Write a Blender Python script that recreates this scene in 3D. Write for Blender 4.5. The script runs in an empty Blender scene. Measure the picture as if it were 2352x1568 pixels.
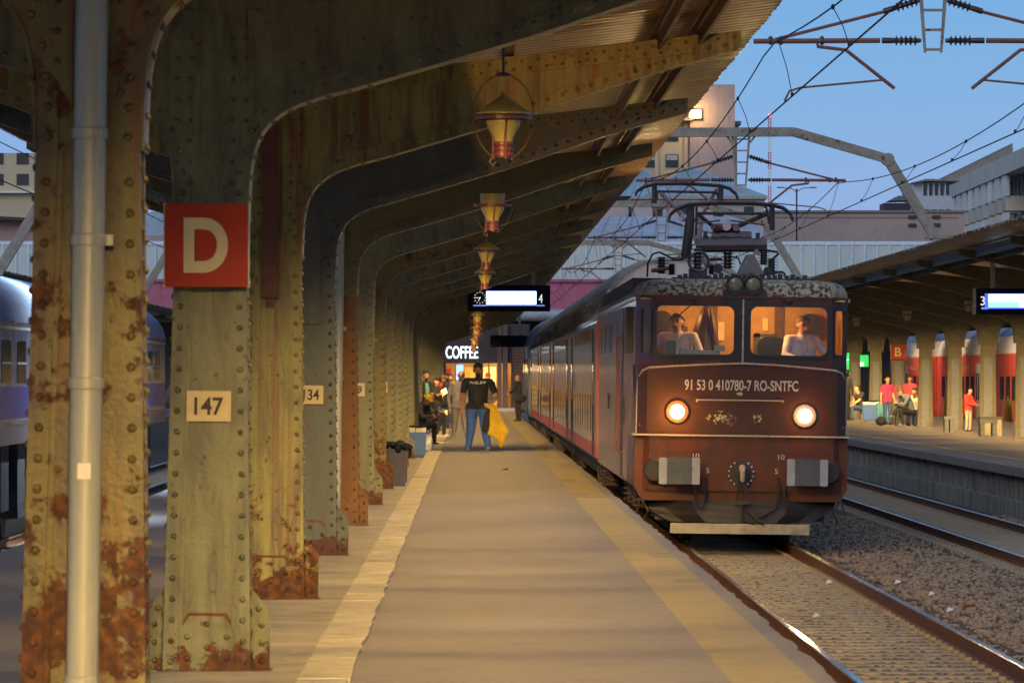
import bpy, math, random
import numpy as np
from mathutils import Vector, Matrix, Euler
from mathutils.geometry import tessellate_polygon
R = math.radians
random.seed(7)
S = bpy.context.scene
COL = S.collection

# ---------------------------------------------------------------- camera
F = 12000.0 / 2352.0
cam = bpy.data.objects.new('camera', bpy.data.cameras.new('camera'))
COL.objects.link(cam)
cam.data.sensor_width = 36
cam.data.lens = 36 * F
cam.data.clip_start = 0.5
cam.data.clip_end = 6000
CM = Matrix.Rotation(-math.atan(94 / 12000), 3, 'Z') @ Matrix.Rotation(math.pi / 2 + math.atan(78 / 12000), 3, 'X') @ Matrix.Rotation(R(0.0), 3, 'Z')
CP = Vector((0, 0, 1.65))
cam.matrix_world = Matrix.Translation(CP) @ CM.to_4x4()
cam.data.dof.use_dof = True
cam.data.dof.focus_distance = 80
cam.data.dof.aperture_fstop = 15
S.camera = cam
# ---------------------------------------------------------------- sky
w = bpy.data.worlds.new('World'); S.world = w; w.use_nodes = True
nt = w.node_tree; nt.nodes.clear()
N = nt.nodes.new; L = nt.links.new
out = N('ShaderNodeOutputWorld'); bg = N('ShaderNodeBackground')
tc = N('ShaderNodeTexCoord'); sp = N('ShaderNodeSeparateXYZ'); ramp = N('ShaderNodeValToRGB')
sky = N('ShaderNodeTexSky'); sky.sky_type = 'NISHITA'; sky.sun_disc = False
sky.sun_elevation = R(2.0); sky.sun_rotation = R(200)
mx = N('ShaderNodeMix'); mx.data_type = 'RGBA'; mx.blend_type = 'MIX'
mul = N('ShaderNodeMix'); mul.data_type = 'RGBA'; mul.blend_type = 'MULTIPLY'
L(tc.outputs['Generated'], sp.inputs[0]); L(sp.outputs[2], ramp.inputs[0])
cr = ramp.color_ramp
cr.elements[0].position = 0.0; cr.elements[0].color = (.36, .50, .82, 1)
cr.elements[1].position = 1.0; cr.elements[1].color = (.34, .46, .72, 1)
for p, c in ((.030, (.28, .46, .86, 1)), (.052, (.20, .44, .85, 1)), (.085, (.12, .38, .81, 1)), (.30, (.30, .46, .80, 1))):
    e = cr.elements.new(p); e.color = c
mx.inputs[0].default_value = 0.06
L(ramp.outputs[0], mx.inputs[6]); L(sky.outputs[0], mul.inputs[6])
mul.inputs[0].default_value = 1; mul.inputs[7].default_value = (.5, .8, 1.3, 1)
L(mul.outputs[2], mx.inputs[7]); L(mx.outputs[2], bg.inputs[0]); L(bg.outputs[0], out.inputs[0])
bg.inputs[1].default_value = 0.92
S.view_settings.view_transform = 'Standard'; S.view_settings.look = 'None'
S.view_settings.exposure = 0; S.view_settings.gamma = 1
sun = bpy.data.objects.new('sun', bpy.data.lights.new('sun', 'SUN')); COL.objects.link(sun)
sun.data.energy = .9; sun.data.angle = R(35); sun.data.color = (1, .90, .86)
sun.rotation_euler = (R(62), 0, R(-20))
LAMP = (1.0, .65, .235)

def light(name, kind, loc, energy, color=LAMP, size=.3, sy=None, direction=None, spread=None):
    l = bpy.data.lights.new(name, kind); l.energy = energy; l.color = color
    if kind == 'AREA':
        l.size = size
        if sy: l.shape = 'RECTANGLE'; l.size_y = sy
        if spread: l.spread = R(spread)
    else:
        l.shadow_soft_size = size
    o = bpy.data.objects.new(name, l); COL.objects.link(o); o.location = loc
    if direction: o.rotation_euler = Vector(direction).to_track_quat('-Z', 'Y').to_euler()
    return o

# ---------------------------------------------------------------- helpers
def ray(x, y):
    return CM @ Vector(((x - 1176) / 12000, -(y - 784) / 12000, -1))
def P(x, y, Y):
    d = ray(x, y); return CP + d * (Y / d.y)
def G(x, y, z=0.0):
    d = ray(x, y); return CP + d * ((z - 1.65) / d.z)

class MB:
    def __init__(s): s.v = []; s.f = []; s.m = []
    def add(s, vs, fs, m=0):
        b = len(s.v); s.v.extend([tuple(v) for v in vs])
        s.f.extend([tuple(i + b for i in f) for f in fs]); s.m.extend([m] * len(fs)); return s
    def box(s, x0, x1, y0, y1, z0, z1, m=0):
        v = [(x, y, z) for z in (z0, z1) for y in (y0, y1) for x in (x0, x1)]
        return s.add(v, [(0, 2, 3, 1), (4, 5, 7, 6), (0, 1, 5, 4), (2, 6, 7, 3), (0, 4, 6, 2), (1, 3, 7, 5)], m)
    def rbox(s, x0, x1, y0, y1, z0, z1, r=.02, m=0):   # box with rounded XZ outline
        return s.prism([(x, z) for x, z in rr(x0, x1, z0, z1, r)], 'Y', y0, y1, m)
    def prism(s, poly, axis, a, b, m=0):
        n = len(poly)
        def q(p, t):
            return {'Y': (p[0], t, p[1]), 'X': (t, p[0], p[1]), 'Z': (p[0], p[1], t)}[axis]
        vs = [q(p, a) for p in poly] + [q(p, b) for p in poly]
        fs = [tuple(range(n))[::-1], tuple(range(n, 2 * n))] + [(i, (i + 1) % n, n + (i + 1) % n, n + i) for i in range(n)]
        return s.add(vs, fs, m)
    def frame(s, d):
        d = Vector(d).normalized(); a = Vector((0, 0, 1)) if abs(d.z) < .9 else Vector((1, 0, 0))
        u = d.cross(a).normalized(); return u, d.cross(u).normalized()
    def tube(s, pts, r, n=8, m=0, cap=True):
        pts = [Vector(p) for p in pts]; k = len(pts); vs = []
        rs = r if isinstance(r, (list, tuple)) else [r] * k
        u = None
        for i, p in enumerate(pts):
            d = (pts[min(i + 1, k - 1)] - pts[max(i - 1, 0)])
            if d.length < 1e-9: d = Vector((0, 0, 1))
            d.normalize()
            if u is None: u, v = s.frame(d)
            else:
                u = (u - d * u.dot(d)).normalized(); v = d.cross(u)
            for j in range(n):
                a = 2 * math.pi * j / n; vs.append(p + (u * math.cos(a) + v * math.sin(a)) * rs[i])
        fs = [(i * n + j, i * n + (j + 1) % n, (i + 1) * n + (j + 1) % n, (i + 1) * n + j) for i in range(k - 1) for j in range(n)]
        if cap: fs += [tuple(range(n))[::-1], tuple(range((k - 1) * n, k * n))]
        return s.add(vs, fs, m)
    def lathe(s, prof, c, axis=(0, 0, 1), n=16, m=0):
        c = Vector(c); d = Vector(axis).normalized(); u, v = s.frame(d); vs = []
        for (r, t) in prof:
            for j in range(n):
                a = 2 * math.pi * j / n; vs.append(c + d * t + (u * math.cos(a) + v * math.sin(a)) * max(r, 1e-4))
        k = len(prof)
        fs = [(i * n + j, i * n + (j + 1) % n, (i + 1) * n + (j + 1) % n, (i + 1) * n + j) for i in range(k - 1) for j in range(n)]
        fs += [tuple(range(n))[::-1], tuple(range((k - 1) * n, k * n))]
        return s.add(vs, fs, m)
    def ell(s, c, r, n=12, k=8, m=0, rot=None, keep=None):
        c = Vector(c); vs = []; fs = []
        for i in range(k + 1):
            t = math.pi * i / k
            for j in range(n):
                a = 2 * math.pi * j / n
                p = Vector((math.sin(t) * math.cos(a) * r[0], math.sin(t) * math.sin(a) * r[1], math.cos(t) * r[2]))
                if rot is not None: p = rot @ p
                vs.append(c + p)
        for i in range(k):
            for j in range(n):
                q = (i * n + j, (i + 1) * n + j, (i + 1) * n + (j + 1) % n, i * n + (j + 1) % n)
                if keep is None or keep(sum((vs[a] for a in q), Vector()) / 4 - c): fs.append(q)
        return s.add(vs, fs, m)
    def rivet(s, c, nrm, r=.019, h=.019, n=6, m=0):
        c = Vector(c); d = Vector(nrm); u, v = s.frame(d); vs = []
        for (q, t) in ((1, 0), (.72, .72)):
            for j in range(n):
                a = 2 * math.pi * j / n; vs.append(c + d * (h * t) + (u * math.cos(a) + v * math.sin(a)) * (r * q))
        vs.append(c + d * h)
        fs = [(j, (j + 1) % n, n + (j + 1) % n, n + j) for j in range(n)] + [(n + j, n + (j + 1) % n, 2 * n) for j in range(n)]
        return s.add(vs, fs, m)
    def plate(s, outer, holes, fn, t, m=0):
        loops = [outer] + holes
        tris = tessellate_polygon([[Vector((p[0], p[1], 0)) for p in lp] for lp in loops])
        flat = [p for lp in loops for p in lp]; n = len(flat)
        vs = [fn(p[0], p[1], 0) for p in flat] + [fn(p[0], p[1], t) for p in flat]
        fs = [tuple(q) for q in tris] + [tuple(i + n for i in q)[::-1] for q in tris]
        b = 0
        for lp in loops:
            k = len(lp)
            fs += [(b + i, b + (i + 1) % k, n + b + (i + 1) % k, n + b + i) for i in range(k)]; b += k
        return s.add(vs, fs, m)
    def build(s, name, mats, parent=None, smooth=False, recalc=True, ang=None):
        me = bpy.data.meshes.new(name)
        off = Vector(parent.location) if parent is not None else Vector((0, 0, 0))
        if parent is not None and parent.parent is not None: off = off + Vector(parent.parent.location)
        me.from_pydata([(v[0] - off.x, v[1] - off.y, v[2] - off.z) for v in s.v], [], s.f)
        if not isinstance(mats, (list, tuple)): mats = [mats]
        for x in mats: me.materials.append(x)
        if len(mats) > 1: me.polygons.foreach_set('material_index', s.m)
        if recalc:
            import bmesh
            bm = bmesh.new(); bm.from_mesh(me); bmesh.ops.recalc_face_normals(bm, faces=bm.faces); bm.to_mesh(me); bm.free()
        if smooth:
            me.polygons.foreach_set('use_smooth', [True] * len(me.polygons))
            me.set_sharp_from_angle(angle=R(ang or 40))
        o = bpy.data.objects.new(name, me); COL.objects.link(o)
        if parent is not None: o.parent = parent
        return o

def rr(x0, x1, z0, z1, r, n=5):
    pts = []
    for cx, cz, a0 in ((x1 - r, z1 - r, 0), (x0 + r, z1 - r, 90), (x0 + r, z0 + r, 180), (x1 - r, z0 + r, 270)):
        for i in range(n + 1):
            a = R(a0 + 90 * i / n); pts.append((cx + r * math.cos(a), cz + r * math.sin(a)))
    return pts
def tag(o, label=None, cat=None, group=None, kind=None):
    if label: o['label'] = label
    if cat: o['category'] = cat
    if group: o['group'] = group
    if kind: o['kind'] = kind
    return o
def thing(name, loc, label, cat, group=None):
    o = bpy.data.objects.new(name, None); COL.objects.link(o); o.location = loc; o.empty_display_size = .2
    return tag(o, label, cat, group)
def copy_tree(o, loc=None, parent=None, label=None, group=None):
    c = o.copy(); COL.objects.link(c)
    if parent is not None: c.parent = parent
    if loc is not None: c.location = loc
    if label: c['label'] = label
    if group: c['group'] = group
    for ch in list(o.children): copy_tree(ch, parent=c)
    return c
def text(s, c, wd, ht, mat, parent, right=(1, 0, 0), up=(0, 0, 1), depth=.004, name='lettering', bold=0):
    cu = bpy.data.curves.new('t', 'FONT'); cu.body = s; cu.size = 1; cu.extrude = .01; cu.offset = bold
    ob = bpy.data.objects.new('t', cu); COL.objects.link(ob)
    dg = bpy.context.evaluated_depsgraph_get(); me = bpy.data.meshes.new_from_object(ob.evaluated_get(dg))
    bpy.data.objects.remove(ob)
    n = len(me.vertices); co = np.empty(n * 3); me.vertices.foreach_get('co', co); co = co.reshape(-1, 3)
    lo, hi = co.min(0), co.max(0); q = (co - (lo + hi) / 2) / (hi - lo)
    r_, u_ = np.array(right, float), np.array(up, float); n_ = np.cross(r_, u_)
    off = Vector((0, 0, 0)); p = parent
    while p is not None: off = off + Vector(p.location); p = p.parent
    w_ = np.array(Vector(c) - off) + np.outer(q[:, 0] * wd, r_) + np.outer(q[:, 1] * ht, u_) + np.outer(q[:, 2] * depth, n_)
    me.vertices.foreach_set('co', w_.ravel()); me.materials.clear(); me.materials.append(mat); me.update()
    o = bpy.data.objects.new(name, me); COL.objects.link(o); o.parent = parent; return o

def M(name, c1, c2=None, rough=.6, metal=0, scale=6, st=(1, 1, 1), bump=.15, bscale=40, rust=0, rustc=(.045, .016, .007), rust2=(.12, .042, .010), low=0, streak=0, spec=.5, rscale=3, coat=0, bdist=.01, dirt=0, spots=0, grime=0, lowamt=.22):
    m = bpy.data.materials.new(name); m.use_nodes = True; nt = m.node_tree; N = nt.nodes.new; L = nt.links.new
    b = nt.nodes['Principled BSDF']; c2 = c2 or tuple(x * .75 for x in c1)
    tc = N('ShaderNodeTexCoord'); mp = N('ShaderNodeMapping'); mp.inputs[3].default_value = st; L(tc.outputs['Object'], mp.inputs[0])
    n1 = N('ShaderNodeTexNoise'); n1.inputs['Scale'].default_value = scale; n1.inputs['Detail'].default_value = 8; n1.inputs['Roughness'].default_value = .65
    L(mp.outputs[0], n1.inputs[0])
    r1 = N('ShaderNodeValToRGB'); r1.color_ramp.elements[0].position = .35; r1.color_ramp.elements[1].position = .65
    r1.color_ramp.elements[0].color = (*c1, 1); r1.color_ramp.elements[1].color = (*c2, 1); L(n1.outputs[0], r1.inputs[0])
    cur = r1.outputs[0]; rmask = None
    def mixc(fac, a, bcol):
        x = N('ShaderNodeMix'); x.data_type = 'RGBA'; L(fac, x.inputs[0]); L(a, x.inputs[6])
        if isinstance(bcol, tuple): x.inputs[7].default_value = (*bcol, 1)
        else: L(bcol, x.inputs[7])
        return x.outputs[2]
    def math_(op, a, bb):
        x = N('ShaderNodeMath'); x.operation = op
        for i, k in enumerate((a, bb)):
            if isinstance(k, (int, float)): x.inputs[i].default_value = k
            else: L(k, x.inputs[i])
        x.use_clamp = op in ('MULTIPLY', 'ADD') and False
        return x.outputs[0]
    if streak:
        mp2 = N('ShaderNodeMapping'); mp2.inputs[3].default_value = (14, 14, .55); L(tc.outputs['Object'], mp2.inputs[0])
        n2 = N('ShaderNodeTexNoise'); n2.inputs['Scale'].default_value = 1.3; n2.inputs['Detail'].default_value = 6; n2.inputs['Roughness'].default_value = .6; L(mp2.outputs[0], n2.inputs[0])
        r2 = N('ShaderNodeValToRGB'); r2.color_ramp.elements[0].position = .66 - streak * .3; r2.color_ramp.elements[1].position = .82 - streak * .3
        L(n2.outputs[0], r2.inputs[0]); cur = mixc(r2.outputs[0], cur, rust2)
    if dirt:
        n5 = N('ShaderNodeTexNoise'); n5.inputs['Scale'].default_value = 1.6; n5.inputs['Detail'].default_value = 10; n5.inputs['Roughness'].default_value = .75; L(mp.outputs[0], n5.inputs[0])
        r5 = N('ShaderNodeValToRGB'); r5.color_ramp.elements[0].position = .5; r5.color_ramp.elements[1].position = .72; r5.color_ramp.elements[1].color = (dirt, dirt, dirt, 1); L(n5.outputs[0], r5.inputs[0])
        cur = mixc(r5.outputs[0], cur, (.02, .017, .013))
    if grime:
        mg = N('ShaderNodeMapping'); mg.inputs[3].default_value = (5, 5, .9); L(tc.outputs['Object'], mg.inputs[0])
        ng = N('ShaderNodeTexNoise'); ng.inputs['Scale'].default_value = 1.7; ng.inputs['Detail'].default_value = 9; ng.inputs['Roughness'].default_value = .7; ng.inputs['Distortion'].default_value = .4; L(mg.outputs[0], ng.inputs[0])
        rg = N('ShaderNodeValToRGB'); rg.color_ramp.elements[0].position = .46; rg.color_ramp.elements[1].position = .68; rg.color_ramp.elements[1].color = (grime, grime, grime, 1); L(ng.outputs[0], rg.inputs[0])
        cur = mixc(rg.outputs[0], cur, (.035, .028, .014))
    if spots:
        nz = N('ShaderNodeTexNoise'); nz.inputs['Scale'].default_value = 15; nz.inputs['Detail'].default_value = 4; L(tc.outputs['Object'], nz.inputs[0])
        rz = N('ShaderNodeValToRGB'); rz.color_ramp.elements[0].position = .72 - spots * .09; rz.color_ramp.elements[1].position = .75 - spots * .09; L(nz.outputs[0], rz.inputs[0])
        cur = mixc(rz.outputs[0], cur, (.05, .018, .008))
    if rust:
        n3 = N('ShaderNodeTexNoise'); n3.inputs['Scale'].default_value = rscale; n3.inputs['Detail'].default_value = 12; n3.inputs['Roughness'].default_value = .72; L(tc.outputs['Object'], n3.inputs[0])
        val = n3.outputs[0]
        if low:
            sx = N('ShaderNodeSeparateXYZ'); L(tc.outputs['Object'], sx.inputs[0])
            mr = N('ShaderNodeMapRange'); mr.inputs[1].default_value = low; mr.inputs[2].default_value = 0; mr.inputs[3].default_value = 0; mr.inputs[4].default_value = lowamt; L(sx.outputs[2], mr.inputs[0])
            val = math_('ADD', val, mr.outputs[0])
        r3 = N('ShaderNodeValToRGB'); r3.color_ramp.elements[0].position = .72 - rust * .3; r3.color_ramp.elements[1].position = .75 - rust * .3; L(val, r3.inputs[0])
        n4 = N('ShaderNodeTexNoise'); n4.inputs['Scale'].default_value = 22; n4.inputs['Detail'].default_value = 6; L(tc.outputs['Object'], n4.inputs[0])
        rc = N('ShaderNodeValToRGB'); rc.color_ramp.elements[0].color = (*rustc, 1); rc.color_ramp.elements[1].color = (*rust2, 1); rc.color_ramp.elements[0].position = .4; rc.color_ramp.elements[1].position = .7; L(n4.outputs[0], rc.inputs[0])
        cur = mixc(r3.outputs[0], cur, rc.outputs[0]); rmask = r3.outputs[0]
    L(cur, b.inputs['Base Color'])
    b.inputs['Metallic'].default_value = metal
    if rmask:
        mr = N('ShaderNodeMapRange'); mr.inputs[3].default_value = rough; mr.inputs[4].default_value = .85; L(rmask, mr.inputs[0]); L(mr.outputs[0], b.inputs['Roughness'])
    else: b.inputs['Roughness'].default_value = rough
    b.inputs['Specular IOR Level'].default_value = spec
    if coat: b.inputs['Coat Weight'].default_value = coat; b.inputs['Coat Roughness'].default_value = .15
    if bump:
        nb = N('ShaderNodeTexNoise'); nb.inputs['Scale'].default_value = bscale; nb.inputs['Detail'].default_value = 5; L(tc.outputs['Object'], nb.inputs[0])
        bp = N('ShaderNodeBump'); bp.inputs['Strength'].default_value = bump; bp.inputs['Distance'].default_value = bdist; L(nb.outputs[0], bp.inputs['Height']); L(bp.outputs[0], b.inputs['Normal'])
    return m
def E(name, c, s):
    m = bpy.data.materials.new(name); m.use_nodes = True; b = m.node_tree.nodes['Principled BSDF']
    b.inputs['Base Color'].default_value = (*[min(x, .8) for x in c], 1); b.inputs['Emission Color'].default_value = (*c, 1); b.inputs['Emission Strength'].default_value = s
    return m
def glass(name, tint=(.9, .95, 1), refl=.12, rough=.03):
    m = bpy.data.materials.new(name); m.use_nodes = True; nt = m.node_tree; N = nt.nodes.new; L = nt.links.new
    nt.nodes.remove(nt.nodes['Principled BSDF'])
    t = N('ShaderNodeBsdfTransparent'); t.inputs[0].default_value = (*tint, 1); g = N('ShaderNodeBsdfGlossy'); g.inputs['Roughness'].default_value = rough
    x = N('ShaderNodeMixShader'); x.inputs[0].default_value = refl
    L(t.outputs[0], x.inputs[1]); L(g.outputs[0], x.inputs[2]); L(x.outputs[0], nt.nodes['Material Output'].inputs[0]); return m

# ---------------------------------------------------------------- materials
m_asph = M('asphalt', (.235, .20, .165), (.195, .168, .142), rough=.72, scale=9, st=(1.2, 1.6, 1), bump=.6, bscale=55, dirt=.3, spots=.35)
m_slab = M('old concrete', (.33, .28, .19), (.22, .185, .12), rough=.85, scale=2.2, bump=.5, bscale=14, dirt=.5)
m_kerb = M('kerb stone', (.44, .38, .25), (.32, .27, .17), rough=.8, scale=5, bump=.6, bscale=18, dirt=.35)
m_yel = M('worn yellow paint', (.34, .26, .10), (.28, .22, .11), rough=.7, scale=5, bump=.3, bscale=50, dirt=.4)
m_yel2 = M('faded yellow paint', (.28, .22, .11), (.22, .18, .11), rough=.75, scale=5, bump=.3, bscale=50, dirt=.6)
m_yel3 = M('bright yellow line', (.62, .45, .05), (.45, .33, .05), rough=.7, scale=5, dirt=.3)
m_pwall = M('stained platform wall', (.30, .28, .22), (.16, .15, .12), rough=.9, scale=2.5, st=(1, 1.5, .35), bump=.4, bscale=10, dirt=.95)
m_dark = M('black rubber', (.02, .02, .022), rough=.7, bump=.1)
m_soot = M('sooty iron', (.045, .04, .038), (.025, .02, .018), rough=.7, bump=.3)
m_ball = M('ballast bed', (.12, .09, .065), (.045, .035, .028), rough=.95, scale=16, bump=1, bscale=22, bdist=.05, dirt=.4)
m_stone = M('ballast stone', (.36, .27, .18), (.17, .12, .08), rough=.9, scale=9, bump=.4)
m_rail = M('rusty rail', (.19, .07, .02), (.11, .042, .014), rough=.6, scale=10, bump=.2)
m_railtop = M('polished rail head', (.55, .55, .6), (.4, .4, .43), rough=.16, metal=1, bump=0)
m_sleeper = M('concrete sleeper', (.34, .285, .195), (.24, .20, .14), rough=.9, bump=.3)
G1 = M('grey paint steel', (.30, .28, .17), (.23, .205, .12), rough=.5, scale=5, bump=.25, bscale=30, rust=.28, low=.5, streak=.12, dirt=.5)
CMATS = [
    M('ochre paint rusted', (0.1362, 0.1032, 0.0058), (0.1054, 0.0783, 0.0045), rough=.48, bump=.3, rust=.56, rustc=(.042, .015, .005), rust2=(.125, .042, .007), low=1.4, streak=.62, dirt=.4, grime=.85, spots=.9, lowamt=.15),
    M('pale grey paint', (0.1365, 0.1369, 0.0599), (0.1036, 0.1026, 0.0406), rough=.5, scale=4, bump=.25, rust=.20, low=.35, streak=.12, dirt=.65, rscale=5, grime=.85, spots=.75),
    M('cream paint rusted', (0.2105, 0.1907, 0.0465), (0.1671, 0.1470, 0.0279), rough=.5, bump=.3, rust=.35, rustc=(.042, .016, .006), rust2=(.15, .052, .009), low=1.0, streak=.60, dirt=.3, grime=.8, spots=.7),
    M('slate blue paint', (0.0443, 0.0616, 0.0616), (0.0322, 0.0435, 0.0435), rough=.5, bump=.25, rust=.24, rustc=(.05, .02, .02), rust2=(.08, .03, .02), low=.4, dirt=.4, grime=.8, spots=.8),
    M('bare brown rust', (0.1360, 0.0560, 0.0128), (0.0880, 0.0360, 0.0096), rough=.7, bump=.5, rust=.3, rustc=(.09, .035, .012), streak=.2),
    M('khaki grey paint', (0.1223, 0.1187, 0.0426), (0.0947, 0.0898, 0.0319), rough=.5, bump=.25, rust=.26, low=.4, streak=.2, dirt=.5, grime=.85, spots=.8),
    M('olive rust paint', (0.1335, 0.1042, 0.0186), (0.0911, 0.0695, 0.0139), rough=.55, bump=.3, rust=.5, low=1.0, streak=.3),
    M('dull grey green', (0.1112, 0.1100, 0.0490), (0.0890, 0.0869, 0.0362), rough=.5, bump=.2, rust=.22, low=.4, dirt=.4)]
m_arm = M('dark olive steel', (.10, .092, .030), (.075, .068, .020), rough=.55, scale=2, bump=.2, dirt=.5, rust=.12)
m_roof = M('corrugated steel', (.26, .17, .09), (.17, .11, .06), rough=.32, metal=.3, scale=3, bump=.15, dirt=.5)
m_purlin = M('purlin steel', (.13, .085, .04), (.08, .05, .025), rough=.6, bump=.3, rust=.3)
m_pipe = M('galvanised pipe', (.34, .33, .24), (.28, .27, .20), rough=.38, metal=.1, scale=3, st=(4, 4, .6), bump=.05, dirt=.4)
m_duct = M('dark red paint', (.10, .02, .012), (.06, .015, .01), rough=.6, rust=.3)
m_sred = M('sign red', (.36, .024, .006), (.31, .02, .005), rough=.5, bump=.03, spec=.2)
m_cream = M('cream lettering', (.60, .49, .24), (.54, .43, .21), rough=.6, bump=.03)
m_plate = M('yellowed plate', (.55, .43, .20), (.46, .35, .16), rough=.6, dirt=.3, bump=.05)
m_ink = M('black stencil', (.03, .02, .015), rough=.7, bump=0)
m_white = M('white paint', (.75, .75, .72), (.6, .6, .57), rough=.5, dirt=.3, bump=.1)
m_lred = M('lantern red', (.14, .026, .015), (.10, .02, .012), rough=.45, bump=.05)
m_lyel = M('lantern yellow glass', (.38, .30, .085), (.30, .235, .06), rough=.4, bump=.03)
m_wire = M('wire', (.04, .04, .045), rough=.95, spec=.1, bump=0)
m_gantry = M('gantry grey steel', (.27, .25, .20), (.18, .15, .12), rough=.7, rust=.42, rscale=5, bump=.2)
m_tube = M('rusty tube', (.20, .075, .045), (.13, .05, .035), rough=.6, bump=.2, rust=.2)
m_insul = M('brown porcelain', (.06, .045, .045), (.04, .03, .03), rough=.25, bump=0)

# ================================================================ ground, platforms, tracks
g = MB(); g.add([(-1500, -60, -1.12), (1500, -60, -1.12), (1500, 3000, -1.12), (-1500, 3000, -1.12)], [(0, 1, 2, 3)])
tag(g.build('ground', m_ball), kind='structure')
b = MB()
nx, ny = 60, 300
vs = [(-11.5 + 21.2 * i / nx, 12 + 240 * (j / ny) ** 1.3, -.925 + random.uniform(-.02, .02)) for j in range(ny + 1) for i in range(nx + 1)]
b.add(vs, [(j * (nx + 1) + i, j * (nx + 1) + i + 1, (j + 1) * (nx + 1) + i + 1, (j + 1) * (nx + 1) + i) for j in range(ny) for i in range(nx)])
tag(b.build('ballast_bed', m_ball), kind='structure')

def wavy(x, y0, y1, amp, step):
    return [(x + random.uniform(-amp, amp), y0 + (y1 - y0) * i / int((y1 - y0) / step)) for i in range(int((y1 - y0) / step) + 1)]
# island platform four
pl = MB(); L_ = wavy(-4.4, -12, 256, .008, .6); R_ = wavy(1.98, -12, 256, .022, .35)
pl.prism(L_ + R_[::-1], 'Z', -1.1, 0)
tag(pl.build('platform', m_asph), kind='structure')
ps = MB(); a = wavy(-1.98, -12, 240, .015, .8); c = wavy(-.90, -12, 240, .015, .8)
ps.prism(a + c[::-1], 'Z', -.05, .010); tag(ps.build('paving', m_slab), kind='structure')
kb = MB(); y = -12
while y < 240:
    ln = random.uniform(.9, 1.3); d = random.uniform(0, .008)
    for x0, x1 in ((-.93, -.655), (-2.25, -1.98)):
        q = [(x0 + random.uniform(-.006, .006), y + .012), (x1 + random.uniform(-.008, .006), y + .012), (x1 + random.uniform(-.012, .008), y + ln * .5), (x1 + random.uniform(-.008, .006), y + ln), (x0 + random.uniform(-.006, .006), y + ln)]
        kb.prism(q, 'Z', -.05, .020 + d)
    y += ln + .01
tag(kb.build('kerb', m_kerb), kind='structure')
yl = MB(); yl2 = MB(); y = -12
while y < 250:
    s_ = random.choice((.8, 1.6, 2.4))
    for x0, x1 in ((1.40, 1.63), (1.63, 1.85)):
        q = [(x0, y), (x1, y), (x1, y + s_), (x0, y + s_)]
        (yl if random.random() < (.9 if x0 < 1.5 else .8) else yl2).add([(*p, .004) for p in q], [(0, 1, 2, 3)])
    y += s_
tag(yl.build('yellow_line', m_yel), kind='structure'); tag(yl2.build('yellow_line', m_yel2), kind='structure')
# platform three (right)
pr = MB(); e = wavy(9.8, 60, 262, .015, .5)
pr.prism(e + [(19.2, 262), (19.2, 60)], 'Z', -.16, 0)
tag(pr.build('platform', m_asph), kind='structure')
pw = MB(); pw.box(9.93, 19.1, 60, 262, -.62, -.165); pw.box(9.84, 19.1, 60, 262, -1.1, -.62)
for k in range(110): pw.box(9.895, 9.95, 60.5 + k * 1.85, 60.62 + k * 1.85, -.60, -.17)
tag(pw.build('platform_wall', m_pwall), kind='structure')
y3 = MB(); y3.add([(10.68, 60, .004), (10.83, 60, .004), (10.83, 262, .004), (10.68, 262, .004)], [(0, 1, 2, 3)])
tag(y3.build('yellow_line', m_yel3), kind='structure')

def track(cx, y0, y1, label):
    t = thing('railway_track', (cx, y0, -.9), label, 'railway track', 'railway tracks')
    for s in (-.755, .755):
        r = MB(); x = cx + s
        r.prism([(x - .07, -.90), (x + .07, -.90), (x + .07, -.88), (x + .012, -.865), (x + .012, -.775), (x + .036, -.765), (x + .036, -.735), (x - .036, -.735), (x - .036, -.765), (x - .012, -.775), (x - .012, -.865), (x - .07, -.88)], 'Y', y0, y1)
        r.build('rail', m_rail, t)
        h = MB(); h.prism([(x - .034, -.735), (x + .034, -.735), (x + .026, -.728), (x - .026, -.728)], 'Y', y0, y1)
        h.build('rail_head', m_railtop, t)
    n = int((y1 - y0) / .6); near = min(n, 100); allf = MB()
    for k in range(n):
        q = MB() if k < near else allf
        yy = y0 + k * .6 + .1
        q.prism([(yy, -1.0), (yy + .26, -1.0), (yy + .24, -.890), (yy + .02, -.890)], 'X', cx - 1.02, cx + 1.02)
        for s in (-.755, .755):
            for d in (-.1, .1): q.box(cx + s + d - .03, cx + s + d + .03, yy + .08, yy + .18, -.890, -.86)
        if k < near: q.build('sleeper', m_sleeper, t)
    if n > near: tag(allf.build('sleeper', m_sleeper, t), kind='stuff')
    return t
track(3.78, 38, 256, 'rusty track beside the platform, running under the old red-brown locomotive')
track(8.05, 62, 256, 'empty rusty track beside the stained wall of the far right platform')
track(-7.6, 40, 256, 'track at the left, glimpsed between the columns below the blue coaches')
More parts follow.
